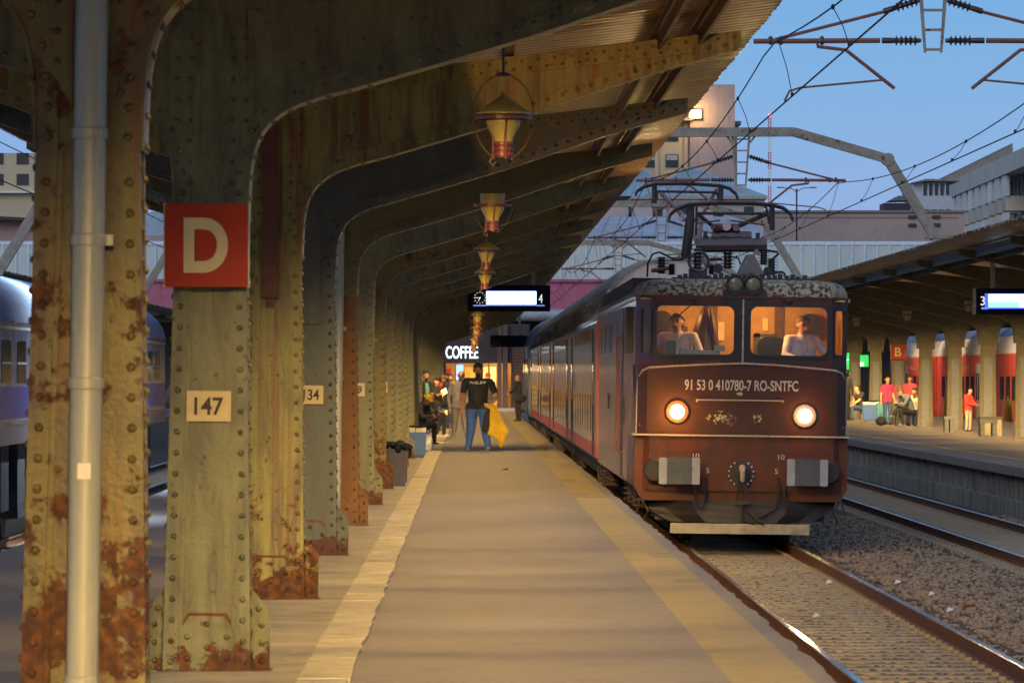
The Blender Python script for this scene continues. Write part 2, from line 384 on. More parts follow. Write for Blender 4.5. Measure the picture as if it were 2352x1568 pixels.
# loose ballast stones
st = MB(); rnd = random.Random(3)
st2 = MB()
def stone(x, y, z, r, st=st):
    n = 5; vs = []
    for (t, q) in ((-.6, .7), (.1, 1.0), (.7, .55)):
        for j in range(n):
            a = 2 * math.pi * j / n + rnd.random() * .8; vs.append((x + math.cos(a) * r * q * rnd.uniform(.75, 1.2), y + math.sin(a) * r * q * rnd.uniform(.75, 1.2), z + r * t * .8))
    st.add(vs, [(i * n + j, i * n + (j + 1) % n, (i + 1) * n + (j + 1) % n, (i + 1) * n + j) for i in range(2) for j in range(n)] + [tuple(range(10, 15))])
for k in range(24000):
    yy = 41 + (95 - 41) * rnd.random() ** 1.5
    xx = rnd.uniform(4.75, 9.7) if k % 5 < 4 else rnd.uniform(2.1, 4.9)
    if min(abs(xx - t_) for t_ in (3.025, 4.535, 7.295, 8.805)) < .09: continue
    on = abs(xx - 3.78) < 1.25 or abs(xx - 8.05) < 1.25
    if on and (yy - (38.1 if xx < 6 else 62.1)) % .6 < .26 and rnd.random() < .88: continue
    stone(xx, yy, -.915 if on else -.90, rnd.uniform(.018, .042))
for k in range(13000):
    yy = 40.5 + 34 * rnd.random() ** 1.3
    if (yy - 38.1) % .6 < .25: continue
    xx = rnd.uniform(2.2, 5.1)
    if min(abs(xx - t_) for t_ in (3.025, 4.535)) < .07: continue
    stone(xx, yy, -.918 + rnd.random() * .010, rnd.uniform(.02, .036), st2)
for k in range(2500):
    yy = rnd.uniform(55, 110); xx = rnd.uniform(-10.5, -4.5)
    if min(abs(xx - t_) for t_ in (-8.355, -6.845)) < .09: continue
    stone(xx, yy, -.91, rnd.uniform(.02, .045))
tag(st.build('ballast_stones', m_stone, recalc=False), 'loose grey-brown ballast stones lying between the rails', 'ballast', kind='stuff')
lit = [(2062, 1340, 'crumpled white paper lying between the near rails', .05), (2140, 1367, 'white paper scrap lying on the ballast right of the near track', .045), (2182, 1404, 'pale cup lid lying on the open ballast', .05), (1905, 1340, 'small white wrapper beside the inner side of the near right rail', .05), (1875, 1417, 'cream paper scrap between the rails nearest the camera', .045)]
m_paper = M('paper litter', (.7, .68, .62), rough=.8, bump=.2)
for x, y, lb, r in lit:
    p = G(x, y, -.89); q = MB()
    q.add([(p.x - r, p.y - .06, p.z), (p.x + r * .6, p.y - .05, p.z + .02), (p.x + r, p.y + .07, p.z + .03), (p.x - r * .4, p.y + .08, p.z + .045), (p.x, p.y, p.z + .05)], [(0, 1, 4), (1, 2, 4), (2, 3, 4), (3, 0, 4), (0, 3, 2, 1)])
    tag(q.build('litter', m_paper), lb, 'litter', 'paper litter on the ballast')
p = G(2226, 1392, -.88); q = MB(); q.lathe([(.03, -.06), (.033, -.055), (.033, .055), (.028, .06)], p + Vector((0, 0, .03)), (1, .5, .1), 12)
tag(q.build('crushed_can', M('orange can', (.42, .16, .03), (.2, .12, .04), rough=.4)), 'orange and brown crushed drink can lying on the ballast', 'can')
p = G(1160, 1079); q = MB(); q.ell(p + Vector((0, 0, .012)), (.05, .06, .012), 8, 5); q.ell(p + Vector((.03, 0, .02)), (.02, .03, .02), 8, 5)
tag(q.build('litter', m_dark), 'small dark scrap lying on the asphalt before the man in the black T-shirt', 'litter')

tag(st2.build('ballast_stones', M('dark track stone', (.13, .10, .07), (.05, .04, .032), rough=.8, scale=9, bump=.4), recalc=False), 'dark ballast stones packed between the sleepers of the near track', 'ballast', kind='stuff')  # stones darkened so the gaps between sleepers stand out
# ================================================================ riveted columns and canopy arms
HW0, HW1, ZS, DEP = .245, .195, 2.62, .30
def hw(z): return HW0 + (HW1 - HW0) * min(z, ZS) / ZS
LOW = [(.195, 2.50), (.20, 2.70), (.213, 2.84), (.245, 2.96), (.31, 3.06), (.42, 3.145), (.57, 3.205), (.80, 3.27), (1.25, 3.405), (1.80, 3.575), (2.35, 3.765), (2.85, 3.93), (3.36, 4.075)]
def topz(x): return 3.661 + .124 * abs(x)
def lowpts():
    out = []
    for i in range(len(LOW) - 1):
        p0 = Vector(LOW[max(i - 1, 0)]); p1 = Vector(LOW[i]); p2 = Vector(LOW[i + 1]); p3 = Vector(LOW[min(i + 2, len(LOW) - 1)])
        for k in range(4):
            t = k / 4; out.append(.5 * ((2 * p1) + (p2 - p0) * t + (2 * p0 - 5 * p1 + 4 * p2 - p3) * t * t + (3 * p1 - p0 - 3 * p2 + p3) * t ** 3))
    out.append(Vector(LOW[-1])); return out
LP = lowpts()
def at_pitch(pts, pitch, off):
    res = []; d = off
    for a, b in zip(pts, pts[1:]):
        ln = (b - a).length
        while d <= ln:
            res.append((a + (b - a) * (d / ln), (b - a).normalized())); d += pitch
        d -= ln
    return res
def arm_mb(s, riv=True):
    q = MB(); yf = -DEP / 2
    def V(x, z, y): return (s * x, y, z)
    n = len(LP); W = .082
    web = [V(p.x, p.y, yf + .02) for p in LP] + [V(p.x, topz(p.x) + .01, yf + .02) for p in LP]
    q.add(web, [(i, i + 1, n + i + 1, n + i) for i in range(n - 1)])
    web = [V(p.x, p.y, -yf - .02) for p in LP] + [V(p.x, topz(p.x) + .01, -yf - .02) for p in LP]
    q.add(web, [(i, i + 1, n + i + 1, n + i) for i in range(n - 1)])
    nr = []
    for i, p in enumerate(LP):
        t = (LP[min(i + 1, n - 1)] - LP[max(i - 1, 0)]).normalized(); nr.append(Vector((-t.y, t.x)))
    # chord angle on both faces
    for y0, y1 in ((yf, yf + .018), (-yf - .018, -yf)):
        o_ = [LP[i] + nr[i] * min(W, max(.01, (topz(LP[i].x) - LP[i].y) * .95 if LP[i].x > 1 else W)) for i in range(n)]
        vs = [V(p.x, p.y, y0) for p in LP] + [V(p.x, p.y, y0) for p in o_] + [V(p.x, p.y, y1) for p in LP] + [V(p.x, p.y, y1) for p in o_]
        fs = []
        for i in range(n - 1):
            fs += [(i, i + 1, n + i + 1, n + i), (2 * n + i, 3 * n + i, 3 * n + i + 1, 2 * n + i + 1), (n + i, n + i + 1, 3 * n + i + 1, 3 * n + i)]
        q.add(vs, fs)
    # bottom flange
    vs = []
    for i, p in enumerate(LP):
        lo = p - nr[i] * .014
        vs += [V(p.x, p.y, yf - .012), V(p.x, p.y, -yf + .012), V(lo.x, lo.y, -yf + .012), V(lo.x, lo.y, yf - .012)]
    q.add(vs, [(4 * i + j, 4 * i + (j + 1) % 4, 4 * i + 4 + (j + 1) % 4, 4 * i + 4 + j) for i in range(n - 1) for j in range(4)])
    # top chord
    pts = [(0.0 if s > 0 else .001, topz(0)), (3.41, topz(3.41)), (3.41, topz(3.41) + .115), (0.0 if s > 0 else .001, topz(0) + .115)]
    q.prism([(s * a, c) for a, c in pts], 'Y', yf - .01, yf + .03); q.prism([(s * a, c) for a, c in pts], 'Y', -yf - .03, -yf + .01)
    q.prism([(s * .01, topz(0) + .115), (s * 3.41, topz(3.41) + .115), (s * 3.41, topz(3.41) + .128), (s * .01, topz(0) + .128)], 'Y', yf - .03, -yf + .03)
    if riv:
        for p, t in at_pitch(LP, .112, .05):
            c = p + Vector((-t.y, t.x)) * .045; q.rivet((s * c.x, yf, c.y), (0, -1, 0))
        for p, t in at_pitch(LP, .118, .02):
            if p.x < .9:
                for yy in (-.07, .08): q.rivet((s * p.x + s * t.y * .012, yy, p.y - t.x * .012), Vector((s * t.y, 0, -t.x)), h=.014)
        k = 0; x = .25
        while x < 3.38:
            q.rivet((s * x, yf - .01, topz(x) + (.03 if k % 2 else .085)), (0, -1, 0), r=.014); x += .06; k += 1
        for x in (.12, .19):
            z = 2.72
            while z < 3.62: 
                if x < .15 or z > 3.0: q.rivet((s * x, yf - .004 + .006, z), (0, -1, 0), r=.015)
                z += .115
    if s > 0: q.box(-.19, .19, yf + .012, -yf - .012, 2.521, 3.70)
    # gusset plate over the web near the shaft
    q.prism([(s * .06, 2.66), (s * .20, 2.9), (s * .235, 3.05), (s * .235, 3.52), (s * .19, 3.60), (s * .06, 3.60)], 'Y', yf + .002, yf + .012)
    return q
def shaft_mb(riv=True):
    q = MB(); yf = -DEP / 2; T = 2.52
    def pr(x0, x1, y0, y1, z0=0, z1=T):   # tapered box, x given as offset from the outer edge (negative = inwards) times sign
        vs = []
        for z in (z0, z1):
            h = hw(z)
            X0 = (h + x0[1]) * x0[0] if isinstance(x0, tuple) else x0
            X1 = (h + x1[1]) * x1[0] if isinstance(x1, tuple) else x1
            vs += [(X0, y0, z), (X1, y0, z), (X1, y1, z), (X0, y1, z)]
        q.add(vs, [(0, 3, 2, 1), (4, 5, 6, 7), (0, 1, 5, 4), (1, 2, 6, 5), (2, 3, 7, 6), (3, 0, 4, 7)])
    pr((-1, -.03), (1, -.03), yf + .022, -yf - .022)        # core
    for s in (-1, 1):
        pr((s, -.082), (s, 0), yf, yf + .018, 0, 2.5); pr((s, -.082), (s, 0), -yf - .018, -yf, 0, 2.5)
        pr((s, -.016), (s, 0), yf + .018, yf + .075, 0, 2.5); pr((s, -.016), (s, 0), -yf - .075, -yf - .018, 0, 2.5)
    for s in (-1, 1):   # inner vertical angle
        pr((s, -.105), (s, -.0825), yf + .008, yf + .022, 0, 2.5)
    if riv:
        z = .06
        while z < 2.48:
            h = hw(z)
            for s in (-1, 1):
                q.rivet((s * (h - .042), yf, z), (0, -1, 0)); q.rivet((s * h, yf + .045, z + .055), (s, 0, 0), h=.014); q.rivet((s * h, -yf - .045, z + .02), (s, 0, 0), h=.014)
            z += .116
    return q
def base_mb(riv=True):
    q = MB(); yf = -DEP / 2
    q.prism([(-.165, .0), (.165, .0), (.165, .245), (.105, .332), (-.105, .332), (-.165, .245)], 'Y', yf + .010, yf + .022, 1)
    q.prism([(-.15, .0), (.15, .0), (.15, .235), (.096, .315), (-.096, .315), (-.15, .235)], 'Y', yf - .006, yf + .009)
    for s in (-1, 1):
        q.prism([(s * .23, 0), (s * .345, 0), (s * .345, .34), (s * .245, .46), (s * .23, .46)], 'Y', -.02, .0)
        if riv:
            for z in (.06, .16, .26, .35): q.rivet((s * (.30 if z < .3 else .28), -.02, z), (0, -1, 0))
    q.box(-.36, .36, yf - .03, -yf + .03, -.03, .014)
    if riv:
        for x, z in ((-.11, .08), (.11, .08), (-.11, .2), (.11, .2), (0, .27), (0, .14)): q.rivet((x, yf - .006, z), (0, -1, 0))
    return q
proto = {}
m_redge = M('rusty seam', (.07, .024, .008), (.12, .045, .01), rough=.85, scale=20)
def col_meshes(riv):
    if riv not in proto:
        d = {}
        for nm, q in (('column_shaft', shaft_mb(riv)), ('bracket_arm', arm_mb(1, riv)), ('bracket_arm_', arm_mb(-1, riv)), ('base_plate', base_mb(riv))):
            o = q.build(nm.rstrip('_'), [m_arm, m_redge] if 'base' in nm else m_arm, recalc=True); d[nm] = o.data; bpy.data.objects.remove(o)
        proto[riv] = d
    return proto[riv]
def column(x, y, mat, label, group, riv=True, armmat=None, dz=0.0):
    t = thing('canopy_column', (x, y, 0), label, 'column', group); d = col_meshes(riv)
    for nm, me in d.items():
        o = bpy.data.objects.new(nm.rstrip('_'), me); COL.objects.link(o); o.parent = t
        if dz and 'arm' in nm: o.location.z = dz
        o.material_slots[0].link = 'OBJECT'; o.material_slots[0].material = (armmat or m_arm) if 'arm' in nm else mat
    t.rotation_euler.y = R(.5)
    return t
ORD = 'first second third fourth fifth sixth seventh eighth ninth tenth eleventh twelfth thirteenth fourteenth fifteenth sixteenth seventeenth eighteenth nineteenth twentieth'.split() + ['twenty-first', 'twenty-second', 'twenty-third', 'twenty-fourth', 'twenty-fifth']
CX = -1.47
YS = [19.9 + 9.3 * k for k in range(24)]
lab = {0: 'nearest riveted column, ochre paint streaked with orange rust, behind the drain pipe', 1: 'grey riveted column carrying the plate 147 below the red D sign', 2: 'cream riveted column with a rusty base, right behind the column numbered 147',
       3: 'slate blue riveted column carrying the plate 134', 4: 'brown rust-covered riveted column just behind the slate blue one', 5: 'khaki grey riveted column with a plate ending in 9', 6: 'olive riveted column stained with rust, behind the khaki one, next to the dark bin'}
seq = [0, 1, 2, 3, 4, 5, 6, 5, 7, 5, 7, 5]
cols = []
for k, y in enumerate(YS):
    i = seq[k % 12] if k < 12 else (7 if k % 3 else 5)
    cols.append(column(CX, y, CMATS[i], lab.get(k, 'grey-green riveted column, %s from the camera in the left row' % ORD[k]), 'riveted columns of the left canopy', True, m_arm if i == 4 else CMATS[i]))
# canopy roof
def canopy(cx, y0, y1, dz, label, step=.14, xs=1.0):
    t = thing('canopy_roof', (cx, y0, 4 + dz), label, 'canopy roof', 'platform canopies')
    q = MB(); n = int((y1 - y0) / step) * 4; vs = []
    for j in range(n + 1):
        y = y0 + (y1 - y0) * j / n; a = (.022, .026, -.022, -.026)[j % 4]
        for x in (-3.74, -1.2, 0, 1.2, 3.74): vs.append((cx + x * xs + (random.uniform(-.012, .012) if abs(x) > 3 else 0), y, 3.935 + dz + .124 * abs(x) + a))
    q.add(vs, [(j * 5 + i, j * 5 + i + 1, (j + 1) * 5 + i + 1, (j + 1) * 5 + i) for j in range(n) for i in range(4)])
    q.build('roof_sheet', m_roof, t, smooth=True, recalc=False, ang=80)
    for s in (-1, 1):
        for x in (.5, 1.75, 2.85, 3.15):
            z = topz(x) + .128 + dz; p = MB(); xx = cx + s * x * xs
            p.prism([(xx - .035, z), (xx + .035, z), (xx + .035, z + .012), (xx + .006, z + .012), (xx + .006, z + .10), (xx - .006, z + .10), (xx - .006, z + .012), (xx - .035, z + .012)], 'Y', y0, y1)
            if x > 2.8: p.box(xx - .012, xx + .012, y0, y1, z - .10, z)
            p.build('purlin', m_purlin, t)
    p = MB(); p.prism([(cx - .14, topz(0) + .17 + dz), (cx - .10, topz(0) + .135 + dz), (cx + .10, topz(0) + .135 + dz), (cx + .14, topz(0) + .17 + dz)], 'Y', y0, y1)
    p.build('valley_gutter', m_purlin, t)
    return t
canopy(CX, 6, 240, 0, 'corrugated steel roof of the platform canopy at the left, lit from below', .33)
# right canopy
RX, RDZ = 14.55, 0.0
RY = [87, 97.2, 107.4, 117.5, 127.5, 137.5, 147.2, 157.2, 167.4, 178.2, 188, 198.4, 208.6, 218.8, 229]
canopy(RX, 80, 238, RDZ, 'corrugated steel roof of the canopy over the right platform', .15, 1.33)
m_rarm = M('sooty yellow arm', (.10, .08, .033), (.06, .048, .02), rough=.6, bump=.2, dirt=.5)
m_rcol = M('two tone column paint', (.105, .085, .036), (.07, .055, .025), rough=.6, bump=.2, dirt=.4)
for k, y in enumerate(RY):
    if y < 130: 
        tcol = column(RX, y, m_rcol, 'riveted column %s from the camera in the right platform row, mostly outside the picture' % ORD[k], 'riveted columns of the right canopy', False, m_rarm, RDZ)
    else:
        tcol = column(RX, y, m_rcol, {178.2: 'column carrying the red B sign on the right platform'}.get(y, 'grey-fronted riveted column, %s from the camera in the right platform row' % ORD[k]), 'riveted columns of the right canopy', False, m_rarm, RDZ)
    q = MB(); q.box(RX - .11, RX + .11, y - .175, y - .152, .015, 2.15)
    q.build('grey_panel', M('grey column panel', (.12, .13, .14), (.09, .095, .10), rough=.6, dirt=.4) if k == 0 else bpy.data.materials['grey column panel'], tcol)
    for w_ in tcol.children:
        if 'arm' in w_.name: w_.scale.x = 1.33
        if 'base' in w_.name: w_.scale = (.72, 1, .5)
# small number plates and signs
def nplate(k, s, wd=.245, x0=0, z=1.50, cx=CX, y=None, par=None):
    t = par or cols[k]; y = y or YS[k]; q = MB(); yy = y - DEP / 2 - .002
    q.box(cx - wd / 2 + x0, cx + wd / 2 + x0, yy - .006, yy + .024, z - .085, z + .085); pl = q.build('number_plate', m_plate, t)
    text(s, (cx + x0, yy - .007, z), wd * .66, .10, m_ink, t, name='number_lettering', bold=.02)
nplate(1, '147', z=1.48); nplate(3, '134', z=1.475, wd=.22); nplate(5, '129', z=1.47, wd=.22); nplate(7, '126', z=1.46, wd=.2); nplate(9, '121', z=1.46, wd=.2); nplate(11, '117', z=1.46, wd=.2)
# red D sign
def letter_sign(c, size, ch, label, lw, lh, deep=.10):
    t = thing('letter_sign', c, label, 'sign', 'letter signs'); q = MB(); h = size / 2
    q.rbox(c[0] - h, c[0] + h, c[1] - deep, c[1], c[2] - h, c[2] + h, .006)
    q.build('sign_box', m_sred, t)
    for s in (-1, 1):
        e = MB(); e.box(c[0] + s * (h + .001) - .006, c[0] + s * (h + .001) + .006, c[1] - deep + .006, c[1] - .01, c[2] - h - .004, c[2] + h + .004)
        e.build('edge_trim', m_pipe, t)
    text(ch, (c[0] - .003, c[1] - deep - .003, c[2]), lw, lh, m_cream, t, bold=.012 if ch == 'B' else .035)
    return t
letter_sign((CX + .005, 29.2 - DEP / 2 - .03, 2.37), .46, 'D', 'red square sign with a cream letter D on the grey riveted column', .245, .305)
q = P(2067, 808, 178)
letter_sign((RX, 177.98, q.z), .50, 'B', 'small dark red sign with a letter B among the right platform columns', .22, .30)
# pipes and duct on the columns
def pipe(k, label, r=.06, z0=0, z1=3.62, col=m_pipe):
    y = YS[k] - DEP / 2 - r - .01; t = thing('drain_pipe', (CX, y, 0), label, 'drain pipe', 'drain pipes on the left columns'); q = MB()
    q.lathe([(r, z0), (r, z1)], (CX, y, 0), n=20); q.build('pipe', col, t, smooth=True)
    for z in (.50, 1.62, 2.16, 2.56):
        c = MB(); c.lathe([(r + .003, -.022), (r + .007, -.018), (r + .007, .018), (r + .003, .022)], (CX, y, z), n=20)
        if z == 2.16: c.box(CX + r, CX + r + .03, y - .01, y + .05, z - .02, z + .02)
        c.build('pipe_collar' if z != 2.16 else 'pipe_clamp', col, t, smooth=True)
    t.rotation_euler.y = R(.8)
    return t
pt = pipe(0, 'thick galvanised drain pipe down the front of the nearest column', .062)
q = MB(); y_ = YS[0] - DEP / 2 - .072 - .062; z_ = 1.65 - (1080 - 862) * 19.7 / 12000
q.box(CX - .025, CX + .025, y_ - .003, y_ + .02, z_ - .03, z_ + .03); q.build('sticker', M('pale sticker', (.75, .66, .5), (.6, .5, .4), bump=0), pt)
for k, lb in ((4, 'pale drain pipe on the brown rusted column'), (6, 'thin pale drain pipe on the olive rust-stained column'), (8, 'pale drain pipe on the ninth column'), (10, 'pale drain pipe on the eleventh column')): pipe(k, lb, .05)
q = MB(); y = YS[2] - DEP / 2; q.box(CX - .065, CX + .055, y - .07, y - .005, 2.22, 3.60)
q.box(CX - .035, CX + .02, y - .03, y - .004, 2.15, 2.22)
tag(q.build('cable_duct', m_duct), 'dark red vertical cable duct on the cream riveted column', 'cable duct')
q = MB(); y = YS[3] - DEP / 2; q.box(CX - .14, CX + .09, y - .02, y + .015, 2.12, 3.4)
tag(q.build('cable_duct', CMATS[3]), 'slate grey flat duct with a green cable on the slate blue column', 'cable duct')

# ================================================================ lanterns
m_hoop = M('hoop iron', (.10, .06, .03), rough=.6, bump=0)
def lantern(c, label, cap, rod=.45, lean=0):
    t = thing('platform_lantern', c, label, 'lantern', 'hanging lanterns under the canopies'); x, y, z = c
    q = MB(); q.lathe([(.009, .0), (.009, rod)], (x, y, z + .28), n=8); q.build('hanging_rod', m_lred, t)
    q = MB(); q.lathe([(.01, 0), (.05, .004), (.052, .02), (.02, .03)], (x, y, z + .25), n=16); q.build('top_disc', m_lred, t, smooth=True)
    q = MB(); q.tube([(x + .20 * math.cos(a) * (1 if math.sin(a) > -.3 else .95), y, z - .01 + .275 * math.sin(a)) for a in [R(-68 + 316 * i / 36) for i in range(37)]], .0035, 5); q.build('hoop', m_hoop, t)
    if cap:
        q = MB(); q.lathe([(.006, .155), (.012, .145), (.02, .125), (.08, .085), (.155, .035), (.178, .018), (.178, .006), (.10, .004)], (x, y, z), n=24); q.build('lamp_hood', m_lyel, t, smooth=True)
    q = MB(); q.lathe([(.19, -.012), (.19, .012), (.172, .012), (.172, -.012), (.19, -.012)][:4], (x, y, z - .015), n=24)
    q.build('ring', m_lred, t)
    q = MB(); zt = .0 if cap else .10
    q.lathe([(.108 if cap else .125, zt), (.115 if cap else .118, -.04), (.105, -.075), (.085, -.11), (.066, -.145), (.06, -.17), (.02, -.172)], (x, y, z), n=24)
    q.build('glass_bowl', m_lyel, t, smooth=True)
    q = MB()
    for zz in (-.17, -.205, -.24):
        q.lathe([(.062, zz), (.064, zz - .004), (.064, zz - .02), (.062, zz - .024)], (x, y, z), n=20)
    q.lathe([(.05, -.17), (.05, -.27)], (x, y, z), n=16); q.build('neck', m_lred, t)
    for a in (0, 120, 240):
        ca, sa = math.cos(R(a - 80)), math.sin(R(a - 80)); q = MB()
        q.tube([(x + ca * .19, y + sa * .19, z - .015), (x + ca * .12, y + sa * .12, z - .03), (x + ca * .075, y + sa * .075, z - .13), (x + ca * .07, y + sa * .07, z - .285)], .008, 6); q.build('strap', m_lred, t)
    q = MB(); q.tube([(x - .06, y, z - .25), (x - .09, y, z - .30), (x - .07, y, z - .325), (x - .05, y, z - .30)], .0035, 5); q.build('hook', m_hoop, t)
    return t
lan = [(34.0, .21, 3.34, True, 'largest hanging lantern, yellow hood and glass with red bars'), (52.4, .215, 3.37, False, 'second hanging lantern, yellow glass bowl without its hood'), (71.2, .21, 3.36, True, 'third hanging lantern with a small yellow hood'), (89.0, .24, 3.39, True, 'fourth hanging lantern, in front of the departure board')]
for y, x, z, cap, lb in lan: lantern((x, y, z), lb, cap)
for k in range(7):
    y = 19.9 + 9.3 * (12 + 1.5 * k // 1 * 1 + (k > 3)) + 5; lantern((.17 + .01 * (k % 2) - (.05 if k > 3 else 0), y, 3.22 - .05 * k), 'small far hanging lantern below the board, %s of the far cluster' % ORD[k], k % 2 == 0)
for y, x, z, lb in ((166.6, 12.3, 3.38, 'leftmost lantern hanging under the right canopy'), (147.2, 12.3, 3.37, 'middle lantern hanging under the right canopy'), (128.8, 12.3, 3.39, 'lantern hanging next to the right departure board')):
    lantern((x, y, z), lb, False, .4)
# added fill lamps hidden behind the arms, facing away, to light the platform
m_lens = E('luminaire lens', (1, .55, .2), 3)
lh = MB(); lh.box(-.35, .35, -.05, .05, .0, .06); lo = lh.build('fill_lamp', m_soot)
tag(lo, 'shallow fill lamp added out of sight behind a canopy arm', 'fill_lamp', 'fill lamps added behind the canopy arms')
SPR = 64
def add_fill_lamp(x, y, z, e, first=[True]):
    if first[0]: o = lo; first[0] = False
    else: o = lo.copy(); COL.objects.link(o)
    o.location = (x, y, z)
    tx = .12
    light('platform_fill', 'AREA', (x, y + .07, z), e * .72, LAMP, .8, .3, (tx, .80, -.60), SPR)
    if x > -2:
        light('platform_fill_beam', 'AREA', (x, y + .10, z), e * .92, LAMP, .8, .3, (.10, .925, -.38), 38)
        light('platform_fill_down', 'AREA', (x, y + .10, z), e * .54, LAMP, .8, .3, (.05, .17, -.98), 110)
for k in range(-2, 24):
    if k != 10: add_fill_lamp(-.45, 19.9 + 9.3 * k + .24, 3.62, 86 if k >= 0 else 110)
    if k < 12: add_fill_lamp(-2.6, 19.9 + 9.3 * k + .24, 3.64, 34)
for k, y in enumerate(RY):
    add_fill_lamp(RX - 1.0, y + .24, 3.70, 125)
    if k > 3: light('platform_fill', 'AREA', (RX + 1.6, y + .3, 3.7), 260, (1, .75, .5), .8, .3, (.9, .1, -.35), 165)  # side fill added to brighten the red train, without a fitting

for k, e in ((1, 170), (2, 80)):
    light('roof_glint_fill', 'SPOT', (1.12, YS[k] + .3, 3.72), e * 5, (1, .48, .10), .05, direction=(.02, 8, .42)).data.spot_size = R(16)  # added spots that put orange glints under the roof
# ================================================================ displays
m_case = M('display case', (.008, .009, .018), rough=.8, bump=.03, spec=.1); m_screen = E('lit white screen', (.75, .92, 1), 3.2); m_sblue = E('blue screen edge', (.05, .1, 1), 1.6); m_face = M('clock face dark', (.006, .009, .025), rough=.8, bump=0, spec=.1); m_glow = E('lit digits', (.9, .92, .85), .9)
m_cyan = E('cyan screen', (.25, .8, 1), 2.0); m_lblue = E('pale blue glow', (.3, .35, 1), .7)
def board(x0, x1, z0, z1, y, label, num, clock, poles):
    t = thing('departure_board', ((x0 + x1) / 2, y, z0), label, 'departure board', 'hanging departure boards')
    q = MB(); q.rbox(x0, x1, y, y + .18, z0, z1, .01); q.build('case', m_case, t)
    w_, h = x1 - x0, z1 - z0
    def R_(u0, u1, v0, v1, m, nm, d=.003):
        q = MB(); q.box(x0 + w_ * u0, x0 + w_ * u1, y - d, y + .002, z0 + h * v0, z0 + h * v1); return q.build(nm, m, t)
    for px in poles:
        q = MB(); q.box(px - .045, px + .045, y + .05, y + .12, z1 - .01, z1 + .95 if x0 > 5 else z1 + .75); q.build('hanger', m_gantry, t)
    if clock:
        R_(.068, .228, .22, .78, m_face, 'clock_panel'); R_(.22, .835, .21, .78, m_sblue, 'screen_border'); R_(.226, .829, .265, .765, m_screen, 'screen', .006)
        R_(.835, .93, .22, .78, m_face, 'number_panel'); R_(.07, .228, .2, .25, m_lblue, 'clock_glow', .005); R_(.835, .93, .2, .25, m_lblue, 'number_glow', .005)
        cx, cz, r = x0 + w_ * .149, z0 + h * .52, h * .235; c = MB()
        for i in range(12):
            a = R(30 * i); c.add([(cx + math.cos(a) * r * f + math.sin(a) * s * .006, y - .006, cz + math.sin(a) * r * f - math.cos(a) * s * .006) for f, s in ((.78, -1), (.78, 1), (1, 1), (1, -1))], [(0, 1, 2, 3)])
        c.build('clock_marks', m_glow, t)
        for a, l_, nm in ((180, .9, 'minute_hand'), (247, .6, 'hour_hand')):
            a = R(a); c = MB(); c.add([(cx + math.cos(a) * r * f + math.sin(a) * s * .007, y - .007, cz + math.sin(a) * r * f - math.cos(a) * s * .007) for f, s in ((-.15, -1), (-.15, 1), (l_, 1), (l_, -1))], [(0, 1, 2, 3)]); c.build(nm, m_glow, t)
        text(num, (x0 + w_ * .883, y - .006, z0 + h * .49), .085, h * .34, m_glow, t)
    else:
        R_(-.012, .012, .0, 1, m_gantry, 'edge_frame'); R_(.075, .33 * 3, .22, .80, m_sblue, 'screen_border'); R_(.10, .98, .27, .77, m_screen, 'screen', .006)
        R_(.10, .32, .27, .48, m_cyan, 'screen_line', .008); R_(.05, .097, .2, .27, m_lblue, 'number_glow', .005)
        text(num, (x0 + w_ * .06, y - .006, z0 + h * .52), .09, h * .34, m_glow, t)
    return t
a, b_ = P(1074, 715, 115), P(1264, 655, 115)
board(a.x, b_.x, a.z, b_.z, 115, 'departure board with a clock and the number 4 hanging over the left platform', '4', True, [P(1225, 620, 115).x, P(1110, 620, 115).x])
a, b_ = P(2238, 722, 107.8), P(2238, 662, 107.8)
board(a.x, a.x + 2.9, a.z, b_.z, 107.8, 'departure board with the number 3 hanging under the right canopy', '3', False, [P(2281, 640, 107.8).x])
a, b_ = P(1126, 797, 222), P(1211, 770, 222)
t = thing('departure_board', (a.x, 222, a.z), 'unlit dark board hanging at the far end of the left platform', 'departure board', 'hanging departure boards')
q = MB(); q.rbox(a.x, b_.x, 222, 222.2, a.z, b_.z, .01); q.build('case', m_case, t)
for f in (.2, .8):
    q = MB(); q.box(a.x + (b_.x - a.x) * f - .04, a.x + (b_.x - a.x) * f + .04, 222.05, 222.12, b_.z, b_.z + .8); q.build('hanger', m_gantry, t)
#PART2
# ================================================================ red-brown electric locomotive
LX0, LY0, LY1 = 3.79, 73.6, 95.2
m_lbody = M('faded red-brown loco paint', (.115, .026, .012), (.072, .018, .009), rough=.5, scale=1.6, bump=.12, dirt=.6, spec=.3, grime=.5)
m_lnose = M('sooty brown loco nose', (.072, .022, .012), (.046, .015, .010), rough=.5, scale=2, bump=.12, dirt=.5, spec=.3, grime=.5)
m_lmask = M('black window surround', (.018, .014, .014), (.026, .014, .012), rough=.6, scale=3, bump=.08)
m_lside = M('dusty mauve loco side', (.38, .26, .23), (.30, .20, .18), rough=.25, scale=2.4, st=(1, 1, .35), bump=.05, dirt=.35, coat=.4)
m_lroof = M('peeling roof paint', (.32, .27, .17), (.20, .15, .09), rough=.7, scale=6, rust=.56, rustc=(.17, .12, .075), rust2=(.26, .19, .11), rscale=10, grime=.8, bump=.4)
m_lblk = M('black grey loco iron', (.030, .024, .024), (.02, .016, .015), rough=.6, bump=.2)
m_trim = M('worn pale trim', (.50, .44, .34), (.28, .22, .15), rough=.6, scale=30, bump=.2)
m_let = M('pale stencil lettering', (.55, .52, .42), (.40, .37, .27), rough=.6, scale=20, bump=0)
m_bufw = M('chipped white buffer paint', (.36, .37, .37), (.27, .28, .29), rough=.6, rust=.30, rustc=(.05, .04, .04), rust2=(.07, .06, .06), rscale=12)
m_buf = M('greasy grey buffer', (.075, .08, .09), (.05, .052, .06), rough=.5, dirt=.3)
